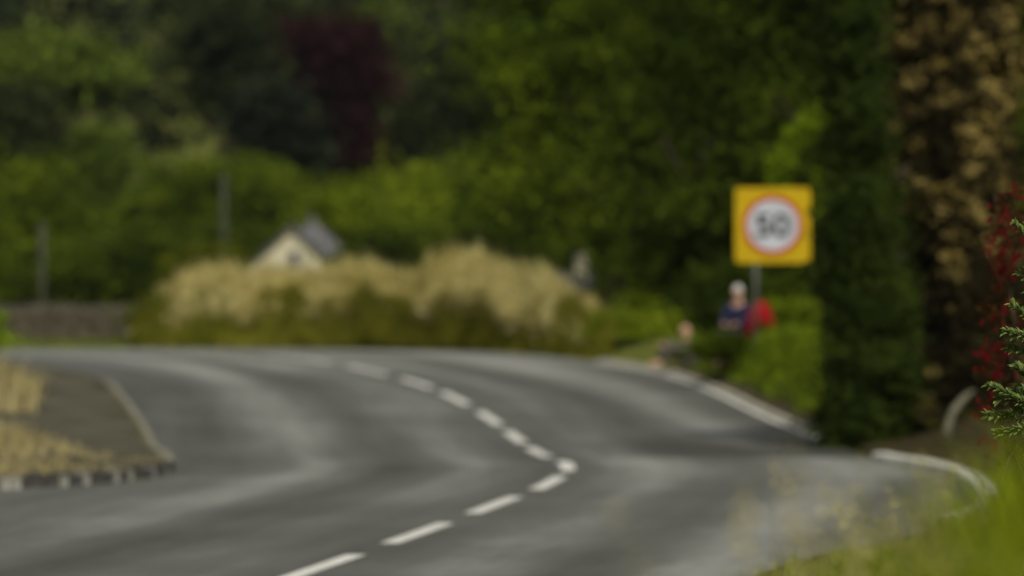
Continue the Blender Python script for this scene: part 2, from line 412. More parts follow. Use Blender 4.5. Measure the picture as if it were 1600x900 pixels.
# footway on the left corner
fy = np.arange(60.5, 112, .4); fx0 = XL(fy) - .16; FU = np.linspace(0, 1, 60) ** 1.6
FX = fx0[:, None] - FU[None] * 9; FY = np.repeat(fy[:, None], 60, 1); FZ = ground_z(FX, FY) + .012
ii = (np.arange(len(fy) - 1)[:, None] * 60 + np.arange(59)[None]).ravel()
tag(mesh_np("footway", np.stack([FX.ravel(), FY.ravel(), FZ.ravel()], 1), np.stack([ii, ii + 60, ii + 61, ii + 1], 1), M_foot, smooth=True), kind='structure')

# gravel strip between right kerb and bank
V = []; n = 60
s = np.linspace(sat(RIGHT, (4.5, 79)), sat(RIGHT, (2.7, 104)), n); p, nr = along(RIGHT, s); rows = []
for k, oo in enumerate(np.linspace(.13, .62, 5)):
    q = p + nr * (oo + .06 * np.sin(s * 1.7 + k)[:, None] * (k == 4)); rows.append(np.column_stack([q, ground_z(q[:, 0], q[:, 1]) + .03]))
i = np.arange(n - 1)
tag(mesh_np("gravel_verge", np.vstack(rows), np.vstack([np.stack([i + k * n, i + 1 + k * n, i + 1 + (k + 1) * n, i + (k + 1) * n], 1) for k in range(4)]), M_soil), kind='structure')

n = 70; s = np.linspace(sat(RIGHT, (4.72, 60)), sat(RIGHT, (4.4, 82)), n); p, nr = along(RIGHT, s); rows = []
for k, oo in enumerate(np.linspace(.14, 5, 22)):
    q = p + nr * oo; rows.append(np.column_stack([q, ground_z(q[:, 0], q[:, 1]) + .035]))
i = np.arange(n - 1)
tag(mesh_np("soil", np.vstack(rows), np.vstack([np.stack([i + k * n, i + 1 + k * n, i + 1 + (k + 1) * n, i + (k + 1) * n], 1) for k in range(21)]), M_leafmould, smooth=True), kind='structure')

hm = bpy.data.materials.new("haze"); hm.use_nodes = True; hn = hm.node_tree.nodes; hn.remove(hn["Principled BSDF"])
pv = hn.new('ShaderNodeVolumePrincipled'); pv.inputs['Density'].default_value = .00005; pv.inputs['Color'].default_value = (.80, .86, .95, 1); pv.inputs['Anisotropy'].default_value = .1
hm.node_tree.links.new(pv.outputs[0], hn['Material Output'].inputs['Volume'])
HB = MB(); HB.box((0, 740, -45), (3100, 1600, 190)); hz_o = HB.build("haze", hm); tag(hz_o, kind='stuff')

# ------------------------------------------------------------------ foliage
def leaves(C, size, n_up=.35, seed=0, ratio=.55, out_dir=None):
    """C (n,3) leaf centres -> rhombic leaves bent along the midrib (two triangles pairs as 2 quads? kept as 1 quad)"""
    rg = np.random.default_rng(seed); n = len(C)
    nrm = rg.normal(size=(n, 3)); nrm[:, 2] += n_up * 2.2
    if out_dir is not None: nrm += out_dir * 1.0
    nrm /= np.linalg.norm(nrm, axis=1, keepdims=True)
    t = rg.normal(size=(n, 3)); t -= (t * nrm).sum(1)[:, None] * nrm; t /= np.linalg.norm(t, axis=1, keepdims=True)
    b = np.cross(nrm, t); s = size * rg.uniform(.6, 1.35, n)[:, None]
    V = np.stack([C - t * s * .5, C + b * s * ratio * .5 - nrm * s * .06, C + t * s * .5, C - b * s * ratio * .5 - nrm * s * .06], 1).reshape(-1, 3)
    i = np.arange(n)[:, None] * 4 + np.arange(4)[None]
    return V, i

def crown_points(lobes, n, clump=.35, per=45, flat=.55, shell=.62, seed=0, fill=.12):
    """lobes: (cx,cy,cz,rx,ry,rz); leaf centres in flattened clumps near the lobes' surfaces"""
    rg = np.random.default_rng(seed); vol = np.array([l[3] * l[4] + l[3] * l[5] + l[4] * l[5] for l in lobes]); vol = vol / vol.sum()
    C = []; D = []
    for l, v in zip(lobes, vol):
        nl = int(n * v); nf = int(nl * fill); m = max(3, (nl - nf) // per)
        dr = rg.normal(size=(m, 3)); dr /= np.linalg.norm(dr, axis=1, keepdims=True)
        rr = shell + (1 - shell) * rg.random(m) ** .6 + .10 * rg.normal(size=m)
        cc = np.array(l[:3]) + dr * np.array(l[3:]) * rr[:, None]
        cs = clump * rg.uniform(.5, 1.5, m)
        k = rg.integers(0, m, nl - nf)
        g = rg.normal(size=(nl - nf, 3)) * np.array([1, 1, flat]) * .5
        C.append(cc[k] + g * cs[k][:, None]); D.append(dr[k])
        q = rg.normal(size=(nf, 3)); q /= np.linalg.norm(q, axis=1, keepdims=True)
        C.append(np.array(l[:3]) + q * np.array(l[3:]) * (rg.random(nf) ** .5 * .8)[:, None]); D.append(q)
    return np.vstack(C), np.vstack(D)

def add_trunk(mb, h, r, limbs=5, spread=1.5, seed=0, lean=0):
    rr = random.Random(seed); pts = []; p = Vector((0, 0, -.3))
    N = 7
    for i in range(N):
        t = i / (N - 1); pts.append((lean * t * h + rr.uniform(-.04, .04) * h * .3, rr.uniform(-.03, .03) * h * .3, -.3 + t * (h + .3)))
    mb.tube(pts, [r * (1.25 if i == 0 else 1 - .75 * i / (N - 1)) for i in range(N)], 9)
    for k in range(limbs):
        j = rr.randint(2, N - 2); b = Vector(pts[j]); a = rr.uniform(0, 6.28); L = spread * rr.uniform(.6, 1.1)
        e = b + Vector((math.cos(a) * L, math.sin(a) * L, L * rr.uniform(.5, 1)))
        mdl = (b + e) / 2 + Vector((0, 0, -.1 * L))
        rb = r * (1 - .75 * j / (N - 1)) * .6
        mb.tube([b, mdl, e], [rb, rb * .65, rb * .25], 6)
        for q in range(2):
            a2 = a + rr.uniform(-.9, .9); e2 = mdl + Vector((math.cos(a2), math.sin(a2), rr.uniform(.3, .9))) * L * .6
            mb.tube([mdl, e2], [rb * .45, rb * .12], 5)

def tree(name, base, h, lobes, n, leaf, m, label, cat='tree', group=None, trunk_r=.2, bark=None, clump=.4, per=45, seed=1, n_up=.45, shell=.62, limbs=6, spread=1.5, trunk_h=None, fill=.12, flat=.55):
    root = empty(name, base, label, cat, group)
    mb = MB(); add_trunk(mb, trunk_h or h * .8, trunk_r, limbs, spread, seed); mb.build('trunk', bark or M_bark, root, smooth=True)
    C, D = crown_points(lobes, n, clump, per, seed=seed, shell=shell, fill=fill, flat=flat)
    C[:, 2] = np.maximum(C[:, 2], .05)
    V, Fc = leaves(C, leaf, n_up, seed, out_dir=D * .8)
    mesh_np('crown', V, Fc, m, root)
    return root

def gz(X, Y): return float(ground_z([X], [Y])[0])

def lobes_px(items, base, Yd):
    """items: (x, y, rx, rz [, dY]) in photo pixels at depth Yd, relative to base"""
    out = []
    for it in items:
        x, y, rx, rz = it[:4]; dY = it[4] if len(it) > 4 else 0
        Y = Yd + dY; p = px(x, y, Y) - Vector(base); s = Y / F
        out.append((p.x, p.y, p.z, rx * s, max(rx * s * .8, .5), rz * s))
    return out

def ptree(name, x, Yd, items, n, leaf, m, label, **k):
    X = (x - 800) * Yd / F; b = (X, Yd, gz(X, Yd))
    lb = lobes_px(items, b, Yd); top = max(l[2] + l[5] for l in lb)
    k.setdefault('trunk_h', top * .85)
    return tree(name, b, top, lb, n, leaf, m, label, **k)

# --- big dark roadside trees behind the sign
ptree('broadleaf_tree', 960, 128, [(950, 90, 150, 150), (860, 130, 80, 130), (900, 260, 110, 110), (1010, 260, 110, 130), (1005, 390, 75, 80), (870, 20, 130, 90), (990, -60, 160, 100), (1040, 120, 90, 120)],
      60000, .16, L_mid, 'tall broadleaf tree with olive green crown behind the pale grasses and the grey house', clump=1.0, per=260, shell=.72, seed=11, trunk_r=.3, spread=2)
ptree('broadleaf_tree', 1130, 113, [(1120, 60, 140, 110), (1080, 190, 110, 90), (1190, 160, 110, 120), (1110, 320, 120, 110), (1220, 300, 100, 120), (1180, 430, 120, 90), (1040, 420, 80, 80), (1120, -50, 160, 90)],
      60000, .14, L_dark, 'dark spreading broadleaf tree directly behind the yellow speed sign', clump=1.0, per=260, shell=.72, seed=12, trunk_r=.28, spread=2)
ptree('broadleaf_tree', 1330, 112, [(1320, 80, 120, 160), (1300, 300, 120, 150), (1420, 200, 120, 200), (1340, 480, 120, 120), (1480, 420, 120, 160), (1400, -40, 150, 100)],
      42000, .16, L_dark, 'dark broadleaf tree standing behind the ivy clad trees on the bend', clump=1.0, per=260, shell=.72, seed=13, trunk_r=.28)
ptree('broadleaf_tree', 1610, 100, [(1620, 100, 100, 140), (1600, 300, 90, 150), (1640, 500, 90, 130), (1680, -20, 120, 100)],
      26000, .14, L_mid, 'green broadleaf tree at the right edge beyond the brown leaved tree', clump=1.0, per=260, shell=.72, seed=14, trunk_r=.22)
# behind, closing the sky beyond the right hand trees
for k, (x, Yd) in enumerate([(860, 165), (1010, 150), (1180, 140), (1380, 135), (1560, 130), (1760, 120), (1960, 110)]):
    ptree('woodland_tree', x, Yd, [(x, 60, 140, 170), (x + 40, 300, 140, 150), (x - 60, 440, 120, 100), (x, -80, 130, 110)], 14000, .3, L_dark,
          ['dark woodland tree standing beyond the grey house roof', 'woodland tree hidden deep behind the dark trees left of the sign', 'woodland tree hidden deep behind the yellow sign',
           'woodland tree in the shade behind the ivy clad tree', 'woodland tree in the shade behind the brown leaved tree', 'woodland tree just outside the right edge, nearer the road', 'outermost woodland tree past the right edge'][k],
          group='dark trees behind the bend', clump=.8, seed=30 + k, trunk_r=.3)

# young bright tree whose shoot arches beside the sign
def bright_tree():
    X, Yd = (1300 - 800) * 96 / F, 96; root = empty('young_tree', (X, Yd, gz(X, Yd)), 'young bright green tree with an arching shoot above the yellow sign', 'tree')
    b = Vector(root.location)
    st = [px(1290, 520, Yd) - b, px(1292, 400, Yd) - b, px(1285, 280, Yd) - b, px(1278, 200, Yd) - b]
    st[0].z = -.2
    arc_ = [px(1292, 195, Yd) - b, px(1262, 195, Yd) - b, px(1235, 222, Yd) - b, px(1215, 262, Yd) - b, px(1208, 320, Yd) - b]
    mb = MB(); mb.tube(st, [.06, .05, .035, .015], 7); mb.tube([st[2]] + arc_[:1] + arc_[1:], [.025, .02, .016, .013, .01, .006], 6); mb.build('trunk', M_bark, root, smooth=True)
    rg = np.random.default_rng(5); C = []
    for q in range(1500):
        t = rg.random() * 4; i = min(int(t), 3); p = arc_[i].lerp(arc_[i + 1], t - i); C.append(np.array(p) + rg.normal(size=3) * np.array([.10, .2, .10]))
    for q in range(1200): C.append(np.array(px(1280 + rg.normal() * 10, 198 + rg.normal() * 12, Yd) - b))
    for q in range(1000):
        t = rg.random(); p = px(1292 + rg.normal() * 7, 200 + t * 150, Yd) - b; C.append(np.array(p) + rg.normal(size=3) * .07)
    V, Fc = leaves(np.array(C), .10, .6, 5); mesh_np('crown', V, Fc, L_bright, root)
bright_tree()

# --- tall ivy clad column and the brown leaved tree
def slab_crown(bounds, Yd, depth, n, clump_px, per, seed, top_pow=1):
    """leaf centres in clumps over a column given by a photo outline: bounds = [(y, x0, x1)...]"""
    rg = np.random.default_rng(seed); B = np.array(bounds, float); m = n // per
    y = rg.uniform(B[0, 0], B[-1, 0], m); x0 = np.interp(y, B[:, 0], B[:, 1]); x1 = np.interp(y, B[:, 0], B[:, 2])
    a = rg.uniform(0, 2 * math.pi, m); r_ = np.sqrt(rg.uniform(.35, 1, m))
    X = (x0 + x1) / 2 + (x1 - x0) / 2 * r_ * np.cos(a) + rg.normal(size=m) * 4
    Yy = Yd + depth * r_ * np.sin(a)
    c = np.stack([(X - 800) * Yd / F, Yy, EYE - (y - HZ) * Yd / F], 1); s = clump_px * Yd / F
    k = rg.integers(0, m, n); g = rg.normal(size=(n, 3)) * np.array([.5, .5, .38]) * s * rg.uniform(.5, 1.4, m)[k][:, None]
    D = np.stack([np.cos(a), np.sin(a), np.zeros(m)], 1)[k]
    return c[k] + g, D, c

def column(name, bounds, Yd, depth, parts, label, trunk_x, top_y, seed, cat='tree'):
    X = (trunk_x - 800) * Yd / F; b = Vector((X, Yd, gz(X, Yd))); root = empty(name, b, label, cat)
    h = (px(trunk_x, top_y, Yd) - b).z
    mb = MB(); add_trunk(mb, h, .22, 8, .45, seed); mb.build('trunk', M_bark, root, smooth=True)
    for (pn, m, n, cl, per, leaf, bd, lab) in parts:
        C, D, _ = slab_crown(bd or bounds, Yd, depth, n, cl, per, seed); C -= np.array(b); C[:, 2] = np.maximum(C[:, 2], -.05)
        V, Fc = leaves(C, leaf, .3, seed, out_dir=D); q = mesh_np(pn, V, Fc, m, root)
        if lab: q['label'] = lab
        seed += 1
    return root
column('ivy_clad_tree', [(-120, 1305, 1362), (0, 1300, 1360), (200, 1302, 1368), (350, 1299, 1388), (500, 1298, 1425), (640, 1288, 1425), (704, 1284, 1430)], 77.5, .9,
       [('crown', L_ivy, 52000, 34, 110, .085, None, None)], 'tall dark green ivy clad tree with straight left side at the road edge', 1360, -130, 41)
column('ivy_clad_tree', [(-120, 1385, 1600), (0, 1380, 1592), (60, 1392, 1590), (200, 1395, 1585), (300, 1410, 1580), (430, 1430, 1600), (560, 1425, 1600), (712, 1425, 1600)], 79, 1.0,
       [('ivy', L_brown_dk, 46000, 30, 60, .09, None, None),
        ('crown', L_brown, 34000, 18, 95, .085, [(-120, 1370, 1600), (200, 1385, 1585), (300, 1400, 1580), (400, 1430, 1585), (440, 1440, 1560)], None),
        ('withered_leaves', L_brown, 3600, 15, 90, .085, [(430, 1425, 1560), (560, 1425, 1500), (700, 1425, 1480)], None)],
       'tree wrapped in pale brown withered climber leaves beside the red flowers', 1490, -130, 45)

# pale bent branch at the foot
mb = MB(); ps = [px(1478, 694, 74), px(1480, 668, 74), px(1490, 642, 74.1), px(1508, 620, 74.2), px(1522, 610, 74.3)]
ps.insert(0, Vector((ps[0].x - .01, 74, gz(ps[0].x, 74) - .02)))
o = mb.tube(ps, [.055, .06, .06, .055, .045, .02], 7) or mb.build('bent_branch', M_bark_pale, smooth=True)
tag(o, 'pale bent bare branch rising at the foot of the brown leaved tree', 'branch')

# --- fuchsia with red flowers
def fuchsia():
    Yd = 44; X = (1620 - 800) * Yd / F; b = Vector((X, Yd, gz(X, Yd)))
    root = empty('fuchsia_bush', b, 'tall bush hung with small red flowers behind the sharp green sprigs', 'bush')
    mb = MB(); rr = random.Random(3)
    for k in range(12):
        x1 = rr.uniform(1545, 1680); y1 = rr.uniform(300, 600); e = px(x1, y1, Yd + rr.uniform(-.4, .4)) - b
        mb.tube([(rr.uniform(-.15, .15), rr.uniform(-.1, .1), -.1), (e.x * .5 + .05, e.y * .5, e.z * .55), tuple(e)], [.018, .012, .004], 5)
    mb.build('stem', M_bark, root, smooth=True)
    rg = np.random.default_rng(8)
    bd = [(290, 1565, 1700), (400, 1545, 1700), (550, 1530, 1700), (700, 1535, 1700), (735, 1560, 1690)]
    C, D, cc = slab_crown(bd, Yd, .5, 5200, 14, 30, 8); C -= np.array(b); V, Fc = leaves(C, .042, .3, 9); mesh_np('foliage', V, Fc, L_fuchsia, root)
    # hanging blossoms, each a small flared drop, in clusters
    spots = [(1562, 355), (1578, 362), (1560, 400), (1572, 410), (1552, 495), (1555, 545), (1566, 548), (1535, 545), (1532, 628), (1538, 560), (1550, 690), (1590, 300), (1575, 430), (1556, 590), (1596, 395), (1590, 520), (1545, 380), (1568, 330)]
    V, Fs, n = [], [], 0
    for (x, y) in spots:
        for q in range(8):
            p = np.array(px(x + rg.normal() * 10, y + rg.normal() * 12, Yd - .5 + rg.normal() * .1) - b); s = .017
            for a in range(4):
                t = a * math.pi / 2 + rg.random() * .3; dx, dy = math.cos(t), math.sin(t)
                V += [p, p + np.array((dx - dy * .5, dy + dx * .5, -1.2)) * s, p + np.array((dx * 1.5, dy * 1.5, -2.6)) * s, p + np.array((dx + dy * .5, dy - dx * .5, -1.2)) * s]
                Fs.append((n, n + 1, n + 2, n + 3)); n += 4
    mesh_np('blossom', V, np.array(Fs), M_red, root)
fuchsia()

# --- sprig bush in focus
def sprigs():
    Yd = 30.5; X = (1660 - 800) * Yd / F; b = Vector((X, Yd, gz(X, Yd)))
    root = empty('sprig_bush', b, 'sharply focused bush with small pointed green leaves at the right edge', 'bush')
    stem = MB(); V, Fs, n = [], [], 0; rg = np.random.default_rng(4); rr = random.Random(4)
    def leaf(p, dirv, L, wd, up):
        nonlocal n
        dirv = dirv.normalized(); side = dirv.cross(up).normalized(); nn2 = side.cross(dirv)
        pts = [p, p + dirv * L * .35 + side * wd + nn2 * L * .08, p + dirv * L * .4 - nn2 * L * .02, p + dirv * L * .35 - side * wd + nn2 * L * .08, p + dirv * L - nn2 * L * .12,
               p + dirv * L * .72 + side * wd * .75 + nn2 * L * .04, p + dirv * L * .72 - side * wd * .75 + nn2 * L * .04]
        V.extend([tuple(q) for q in pts]); Fs.extend([(n, n + 1, n + 5, n + 2), (n, n + 2, n + 6, n + 3), (n + 2, n + 5, n + 4, n + 6)]); n += 7
    twigs = [((1700, 420), (1640, 400), (1588, 352), 6), ((1700, 560), (1640, 520), (1583, 478), 8), ((1690, 560), (1640, 530), (1572, 520), 10), ((1700, 600), (1640, 560), (1580, 545), 9),
             ((1680, 660), (1620, 640), (1548, 604), 12), ((1690, 640), (1630, 620), (1560, 625), 10), ((1660, 680), (1600, 650), (1545, 650), 10), ((1660, 700), (1610, 670), (1560, 678), 10), ((1680, 660), (1620, 600), (1590, 575), 8),
             ((1690, 500), (1650, 470), (1598, 430), 6), ((1660, 700), (1610, 640), (1585, 610), 8), ((1640, 640), (1605, 600), (1592, 640), 8)]
    for (a, m_, e, k) in twigs:
        dY = rr.uniform(-.15, .15)
        A = px(*a, Yd + dY) - b; Mp = px(*m_, Yd + dY) - b; E = px(*e, Yd + dY * .6) - b
        r0 = Vector((rr.uniform(-.1, .1), rr.uniform(-.1, .1), -.05))
        stem.tube([r0, A * .6 + Vector((0, 0, .05)), A, Mp, E], [.016, .011, .008, .005, .002], 6)
        pts = [A.lerp(Mp, t) for t in (.3, .6, .9)] + [Mp.lerp(E, t) for t in np.linspace(.1, 1, k)]
        for i, p in enumerate(pts):
            ax = (E - Mp).normalized()
            for q in range(11):
                an = q * 2.4 + rr.uniform(-.4, .4); u = ax.cross(Vector((0, 1, 0))).normalized(); v = ax.cross(u)
                out = u * math.cos(an) + v * math.sin(an)
                leaf(p + ax * rr.uniform(-.01, .01), ax * rr.uniform(.5, 1.1) + out * rr.uniform(.6, 1.1) + Vector((0, 0, .25)), rr.uniform(.030, .056), rr.uniform(.007, .0115), Vector((rr.uniform(-.3, .3), -.5, 1)))
    stem.tube([(0, 0, -.1), px(1600, 745, Yd) - b, px(1580, 700, Yd) - b, px(1592, 660, Yd) - b], [.02, .014, .010, .005], 6)
    stem.tube([(-.05, 0, -.1), px(1562, 755, Yd) - b, px(1578, 715, Yd) - b, px(1600, 680, Yd) - b], [.012, .010, .008, .005], 6)
    stem.build('stem', M_bark_pale, root, smooth=True)
    # denser part of the bush past the frame edge
    for q in range(900):
        p = px(rr.uniform(1602, 1740), rr.uniform(320, 730), Yd + rr.uniform(-.3, .5)) - b
        leaf(p, Vector((rr.uniform(-1, 1), rr.uniform(-1, 1), rr.uniform(-.2, 1))), rr.uniform(.026, .046), .007, Vector((.1, -.5, 1)))
    mesh_np('foliage', V, [np.array(Fs)], L_sprig, root)
sprigs()

# --- grass
def blades(P, h, wd, bend=.35, seed=0, seg=3):
    rg = np.random.default_rng(seed); n = len(P); a = rg.uniform(0, 2 * math.pi, n); hh = (h if hasattr(h, '__len__') else np.full(n, h)) * rg.uniform(.6, 1.2, n)
    dx = np.cos(a) * hh * bend * rg.uniform(.2, 1.2, n); dy = np.sin(a) * hh * bend * rg.uniform(.2, 1.2, n)
    fa = rg.uniform(0, math.pi, n); wx = np.cos(fa) * wd * .5; wy = np.sin(fa) * wd * .5; Vv = []
    for k in range(seg + 1):
        t = k / seg; w_ = 1 - t ** 1.5; w_ = max(w_, .05)
        c = P + np.stack([dx * t * t, dy * t * t, hh * t * (1 - .15 * bend * t)], 1)
        o_ = np.stack([wx, wy, np.zeros(n)], 1) * w_
        Vv += [c - o_, c + o_]
    Vv = np.stack(Vv, 1).reshape(-1, 3); st = 2 * (seg + 1); b0 = np.arange(n)[:, None] * st
    Fc = np.vstack([b0 + np.array([[2 * k, 2 * k + 1, 2 * k + 3, 2 * k + 2]]) for k in range(seg)])
    return Vv, Fc

def scatter(n, x0, x1, y0, y1, seed, keep=None):
    rg = np.random.default_rng(seed); X = rg.uniform(x0, x1, n); Y = rg.uniform(y0, y1, n)
    if keep is not None: m = keep(X, Y); X, Y = X[m], Y[m]
    return np.stack([X, Y, ground_z(X, Y) - .02], 1)

# bank grass on the right, both sides of the sign
def right_keep(lo, hi):
    def f(X, Y):
        d_, s_, g_ = dist_poly(np.stack([X, Y], 1), RIGHT); return (g_ > 0) & (d_ > lo) & (d_ < hi)
    return f
P = scatter(60000, 2.2, 8, 83, 101.5, 21, right_keep(.5, 3.4)); V, Fc = blades(P, .17, .022, .6, 21, 2)
tag(mesh_np('verge_grass', V, Fc, G_green), 'fresh green grass covering the bank below the yellow sign', 'grass', kind='stuff')
rg = np.random.default_rng(121)
P = scatter(90000, 2.2, 7, 82, 102, 121, right_keep(.34, 2.2)); k = rg.random(len(P)) < .75; P = P[k]
lump = .5 + .5 * np.sin(P[:, 0] * 5.3 + P[:, 1] * 1.9) * np.cos(P[:, 1] * 2.7 - P[:, 0] * 3)
P[:, 2] += rg.random(len(P)) * (.06 + .20 * lump); P[:, 0] -= rg.random(len(P)) * .08
V, Fc = leaves(P, .08, .5, 122)
tag(mesh_np('bank_weeds', V, Fc, L_bank), 'leafy green weeds draping the steep bank under the speed sign', 'ground cover', kind='stuff')
# foreground bank
_rf = np.random.default_rng(77)
def fgkeep(X, Y): return _rf.random(len(X)) < .30 + .7 * sm(X - .056 * Y, -.12, .16)
P = scatter(150000, .2, 2.8, 8, 22, 22, fgkeep); V, Fc = blades(P, np.where(np.arange(len(P)) % 23 == 0, .5, .19 + .17 * np.abs(wob(P[:, 0], P[:, 1], 2.2))), .011, .75, 22, 4)
tag(mesh_np('foreground_grass', V, Fc, G_fresh), 'bright green blurred grass on the near bank, bottom right', 'grass', kind='stuff')
P = scatter(100000, -1, 5, 21, 44, 23, right_keep(.1, 9)); P = P[np.random.default_rng(2).random(len(P)) < .10 + .90 * sm(P[:, 0] - .056 * P[:, 1], -.15, .35)]; V, Fc = blades(P, .2, .014, .6, 23)
tag(mesh_np('bank_grass', V, Fc, G_green), 'green grass around the foot of the sprig bush', 'grass', kind='stuff')
rg = np.random.default_rng(24)
P = []
for k in range(230):
    Yk = rg.uniform(11, 22); xk = 1100 + 430 * rg.random() ** .7; P.append(((xk - 800) * Yk / F, Yk))
P = np.array(P); Z = ground_z(P[:, 0], P[:, 1]); P = np.column_stack([P, Z])
top = EYE - (rg.uniform(730, 880, len(P)) - HZ) * P[:, 1] / F
V, Fc = blades(P, np.maximum(top - Z, .15), .008, .30, 24, 5)
tp = V.reshape(len(P), -1, 3)[:, -2:, :].mean(1); q = np.repeat(tp, 6, 0); q[:, 2] -= rg.random(len(q)) * .11; q[:, :2] += rg.normal(size=(len(q), 2)) * .012
V2, F2 = leaves(q, .026, .2, 124, ratio=.35); V = np.vstack([V, V2]); Fc = [Fc, F2 + len(V) - len(V2)]
tag(mesh_np('dry_grass_stalks', V, Fc, G_straw), 'thin blurred straw stalks in front of the road, lower right', 'grass', kind='stuff')
P = scatter(16000, 4.0, 8, 50, 63, 25, right_keep(.2, 2.8)); V, Fc = blades(P, .10, .02, .6, 25, 2)
tag(mesh_np('roadside_grass', V, Fc, G_green), 'short green grass along the kerb under the ivy clad trees', 'grass', kind='stuff')

# left corner: dry grass behind the kerb stones
def XL_inv(X): return np.interp(-X, [3.9, 4.35, 5.5, 8, 12], [66, 63, 60.8, 59, 57.6])
def ikeep(X, Y):
    d_, s_, g_ = dist_poly(np.stack([X, Y], 1), LEFT); return (g_ < 0) & (d_ > .12) & (d_ < 4.5) & (Y < 69)
P = scatter(26000, -10, -3.9, 58, 70, 26, ikeep); P = P[np.random.default_rng(1).random(len(P)) < .08 + .62 * sm(wob(P[:, 0], P[:, 1], 1.6, .7) + .35 * sm(-P[:, 0], 4.5, 6) - .25 * sm(P[:, 1] - XL_inv(P[:, 0]), 1.5, 4), -.15, .5)]
hh = .07 + .05 * wob(P[:, 0], P[:, 1], 2.5) + .30 * sm(-P[:, 0], 4.4, 6.4); V, Fc = blades(P, hh, .018, .5, 26)
tag(mesh_np('dry_corner_grass', V, Fc, G_ochre), 'tan dry grass tufts behind the painted kerb stones', 'grass', kind='stuff')
P = scatter(9000, -12, -6.9, 82, 92, 27, lambda X, Y: (X < -.0855 * Y + .45 * np.sin(Y * 3.1) * np.sin(Y * 1.3))); V, Fc = blades(P, .50 + .25 * wob(P[:, 0], P[:, 1], 2), .03, .7, 27)
tag(mesh_np('dry_verge_grass', V, Fc, G_ochre), 'tall tan grass clump at the left edge beside the bend', 'grass', kind='stuff')
X0 = (-30 - 800) * 92 / F
tree('shrub', (X0, 92, gz(X0, 92)), 1.4, [(0, 0, .75, .42, .5, .45), (-.7, .3, .7, .6, .5, .6)], 2600, .09, L_bright, 'small light green shrub at the left edge above the tan grass', cat='shrub', clump=.2, seed=61, trunk_r=.03, spread=.3)

# painted kerb stones
def kerb_stones():
    s0 = sat(LEFT, (-8.2, 59)); s1 = sat(LEFT, (-4.0, 67.2)); s = s0; k = 0
    pat = 'wkwkwkwwkwkwkwwkkwkwkkwkwkkkwkkkwkkkkk'
    while s < s1 - .2 and k < len(pat):
        ln = .17 if pat[k] == 'w' else .34
        if k == 7: ln = .34
        (p, nr) = along(LEFT, np.array([s + ln / 2])); p = p[0]; nr = nr[0]; ang = math.atan2(nr[0] * -1, nr[1]) + 0
        ang = math.atan2(-nr[0], nr[1]) - math.pi / 2 + math.pi / 2
        c = p - nr * .07
        mb = MB(); mb.box((0, 0, 0), (ln - .012, .16, .28), 0, .96)
        z = float(zroad(p[1])) - .015 + random.uniform(-.012, .012)
        white = pat[k] == 'w'
        o = mb.build('kerb_stone', M_kerbw if white else M_kerbk, bevel=.012)
        t = np.array([-nr[1], nr[0]]); o.location = (c[0], c[1], z); o.rotation_euler = (random.uniform(-.03, .03), random.uniform(-.03, .03), math.atan2(t[1], t[0]))
        tag(o, 'white painted kerb stone in front of the tan corner grass' if white else 'dark weathered kerb stone in front of the tan corner grass', 'kerb stone', 'white painted kerb stones' if white else 'dark kerb stones')
        s += ln; k += 1
    return s
kerb_stones()

# --- tall pale grasses along the far side of the bend
prof = np.array([(215, 520), (228, 490), (250, 455), (290, 425), (340, 412), (400, 414), (470, 412), (540, 405), (590, 410), (625, 422), (645, 424), (662, 412), (690, 398), (735, 386), (775, 402), (800, 420), (850, 415), (880, 440), (915, 462), (940, 500)])
def far_edge_Y(x):           # depth of the far road edge under photo column x
    ys = RIGHT[:, 1]; sel = ys > 104; xx = 800 + RIGHT[sel, 0] / ys[sel] * F; o_ = np.argsort(xx); return np.interp(x, xx[o_], ys[sel][o_])
rg = np.random.default_rng(31); n = 40000
x = rg.uniform(218, 935, n); Yd = far_edge_Y(x) + 1.4 + rg.random(n) ** .8 * 2.6
X = (x - 800) * Yd / F; Z = ground_z(X, Yd)
fr = (Yd - far_edge_Y(x) - 1.4) / 2.6
topz = EYE - (np.interp(x, prof[:, 0], prof[:, 1]) + 3 + 8 * np.exp(-((x - 465) / 75) ** 2) + 6 * np.sin(x * .083 + 1) * np.cos(x * .031) + 7 * np.sin(x * .21 + Yd) - 9 + (1 - fr) * 68 + rg.random(n) ** 1.5 * 44 - 10 * (rg.random(n) < .06) - HZ) * Yd / F
hgt = np.maximum(topz - Z, .3); P = np.column_stack([X, Yd, Z])
gapm = np.exp(-((x - 632) / 16) ** 2) + .7 * np.exp(-((x - 760) / 14) ** 2)
straw = rg.random(n) > .34 - .32 * fr + .5 * gapm + .22 * np.sin(x * .062 + 2) * np.sin(x * .017) + .15 * np.sin(x * .29 + Yd * 2)
V1, F1 = blades(P[straw], hgt[straw], .035, .10, 31, 4)
# plumes: leafy seed heads near the tips
pt = P[straw].copy(); hp = hgt[straw]; C = []
for k in range(3):
    q = pt.copy(); q[:, 2] += hp * (.66 + .13 * k + .09 * rg.random(len(q))); q[:, :2] += rg.normal(size=(len(q), 2)) * .12; C.append(q)
V2, F2 = leaves(np.vstack(C), .13, .7, 32, ratio=.3)
tag(mesh_np('tall_pale_grass', np.vstack([V1, V2]), [F1, F2 + len(V1)], G_straw), 'tall pale straw grasses with feathery heads along the far side of the bend', 'grass', kind='stuff')
V1, F1 = blades(P[~straw], hgt[~straw] * .7, .05, .15, 33, 3)
rg = np.random.default_rng(34); n = 30000
x = rg.uniform(205, 950, n); Yd = far_edge_Y(x) + .35 + rg.random(n) * 1.6; X = (x - 800) * Yd / F
P = np.column_stack([X, Yd, ground_z(X, Yd)]); hh = .22 + .52 * (Yd - far_edge_Y(x)) / 1.6 + .15 * np.sin(x * .045) + .1 * np.sin(x * .11)
V3, F3 = blades(P, hh, .04, .4, 34, 2)
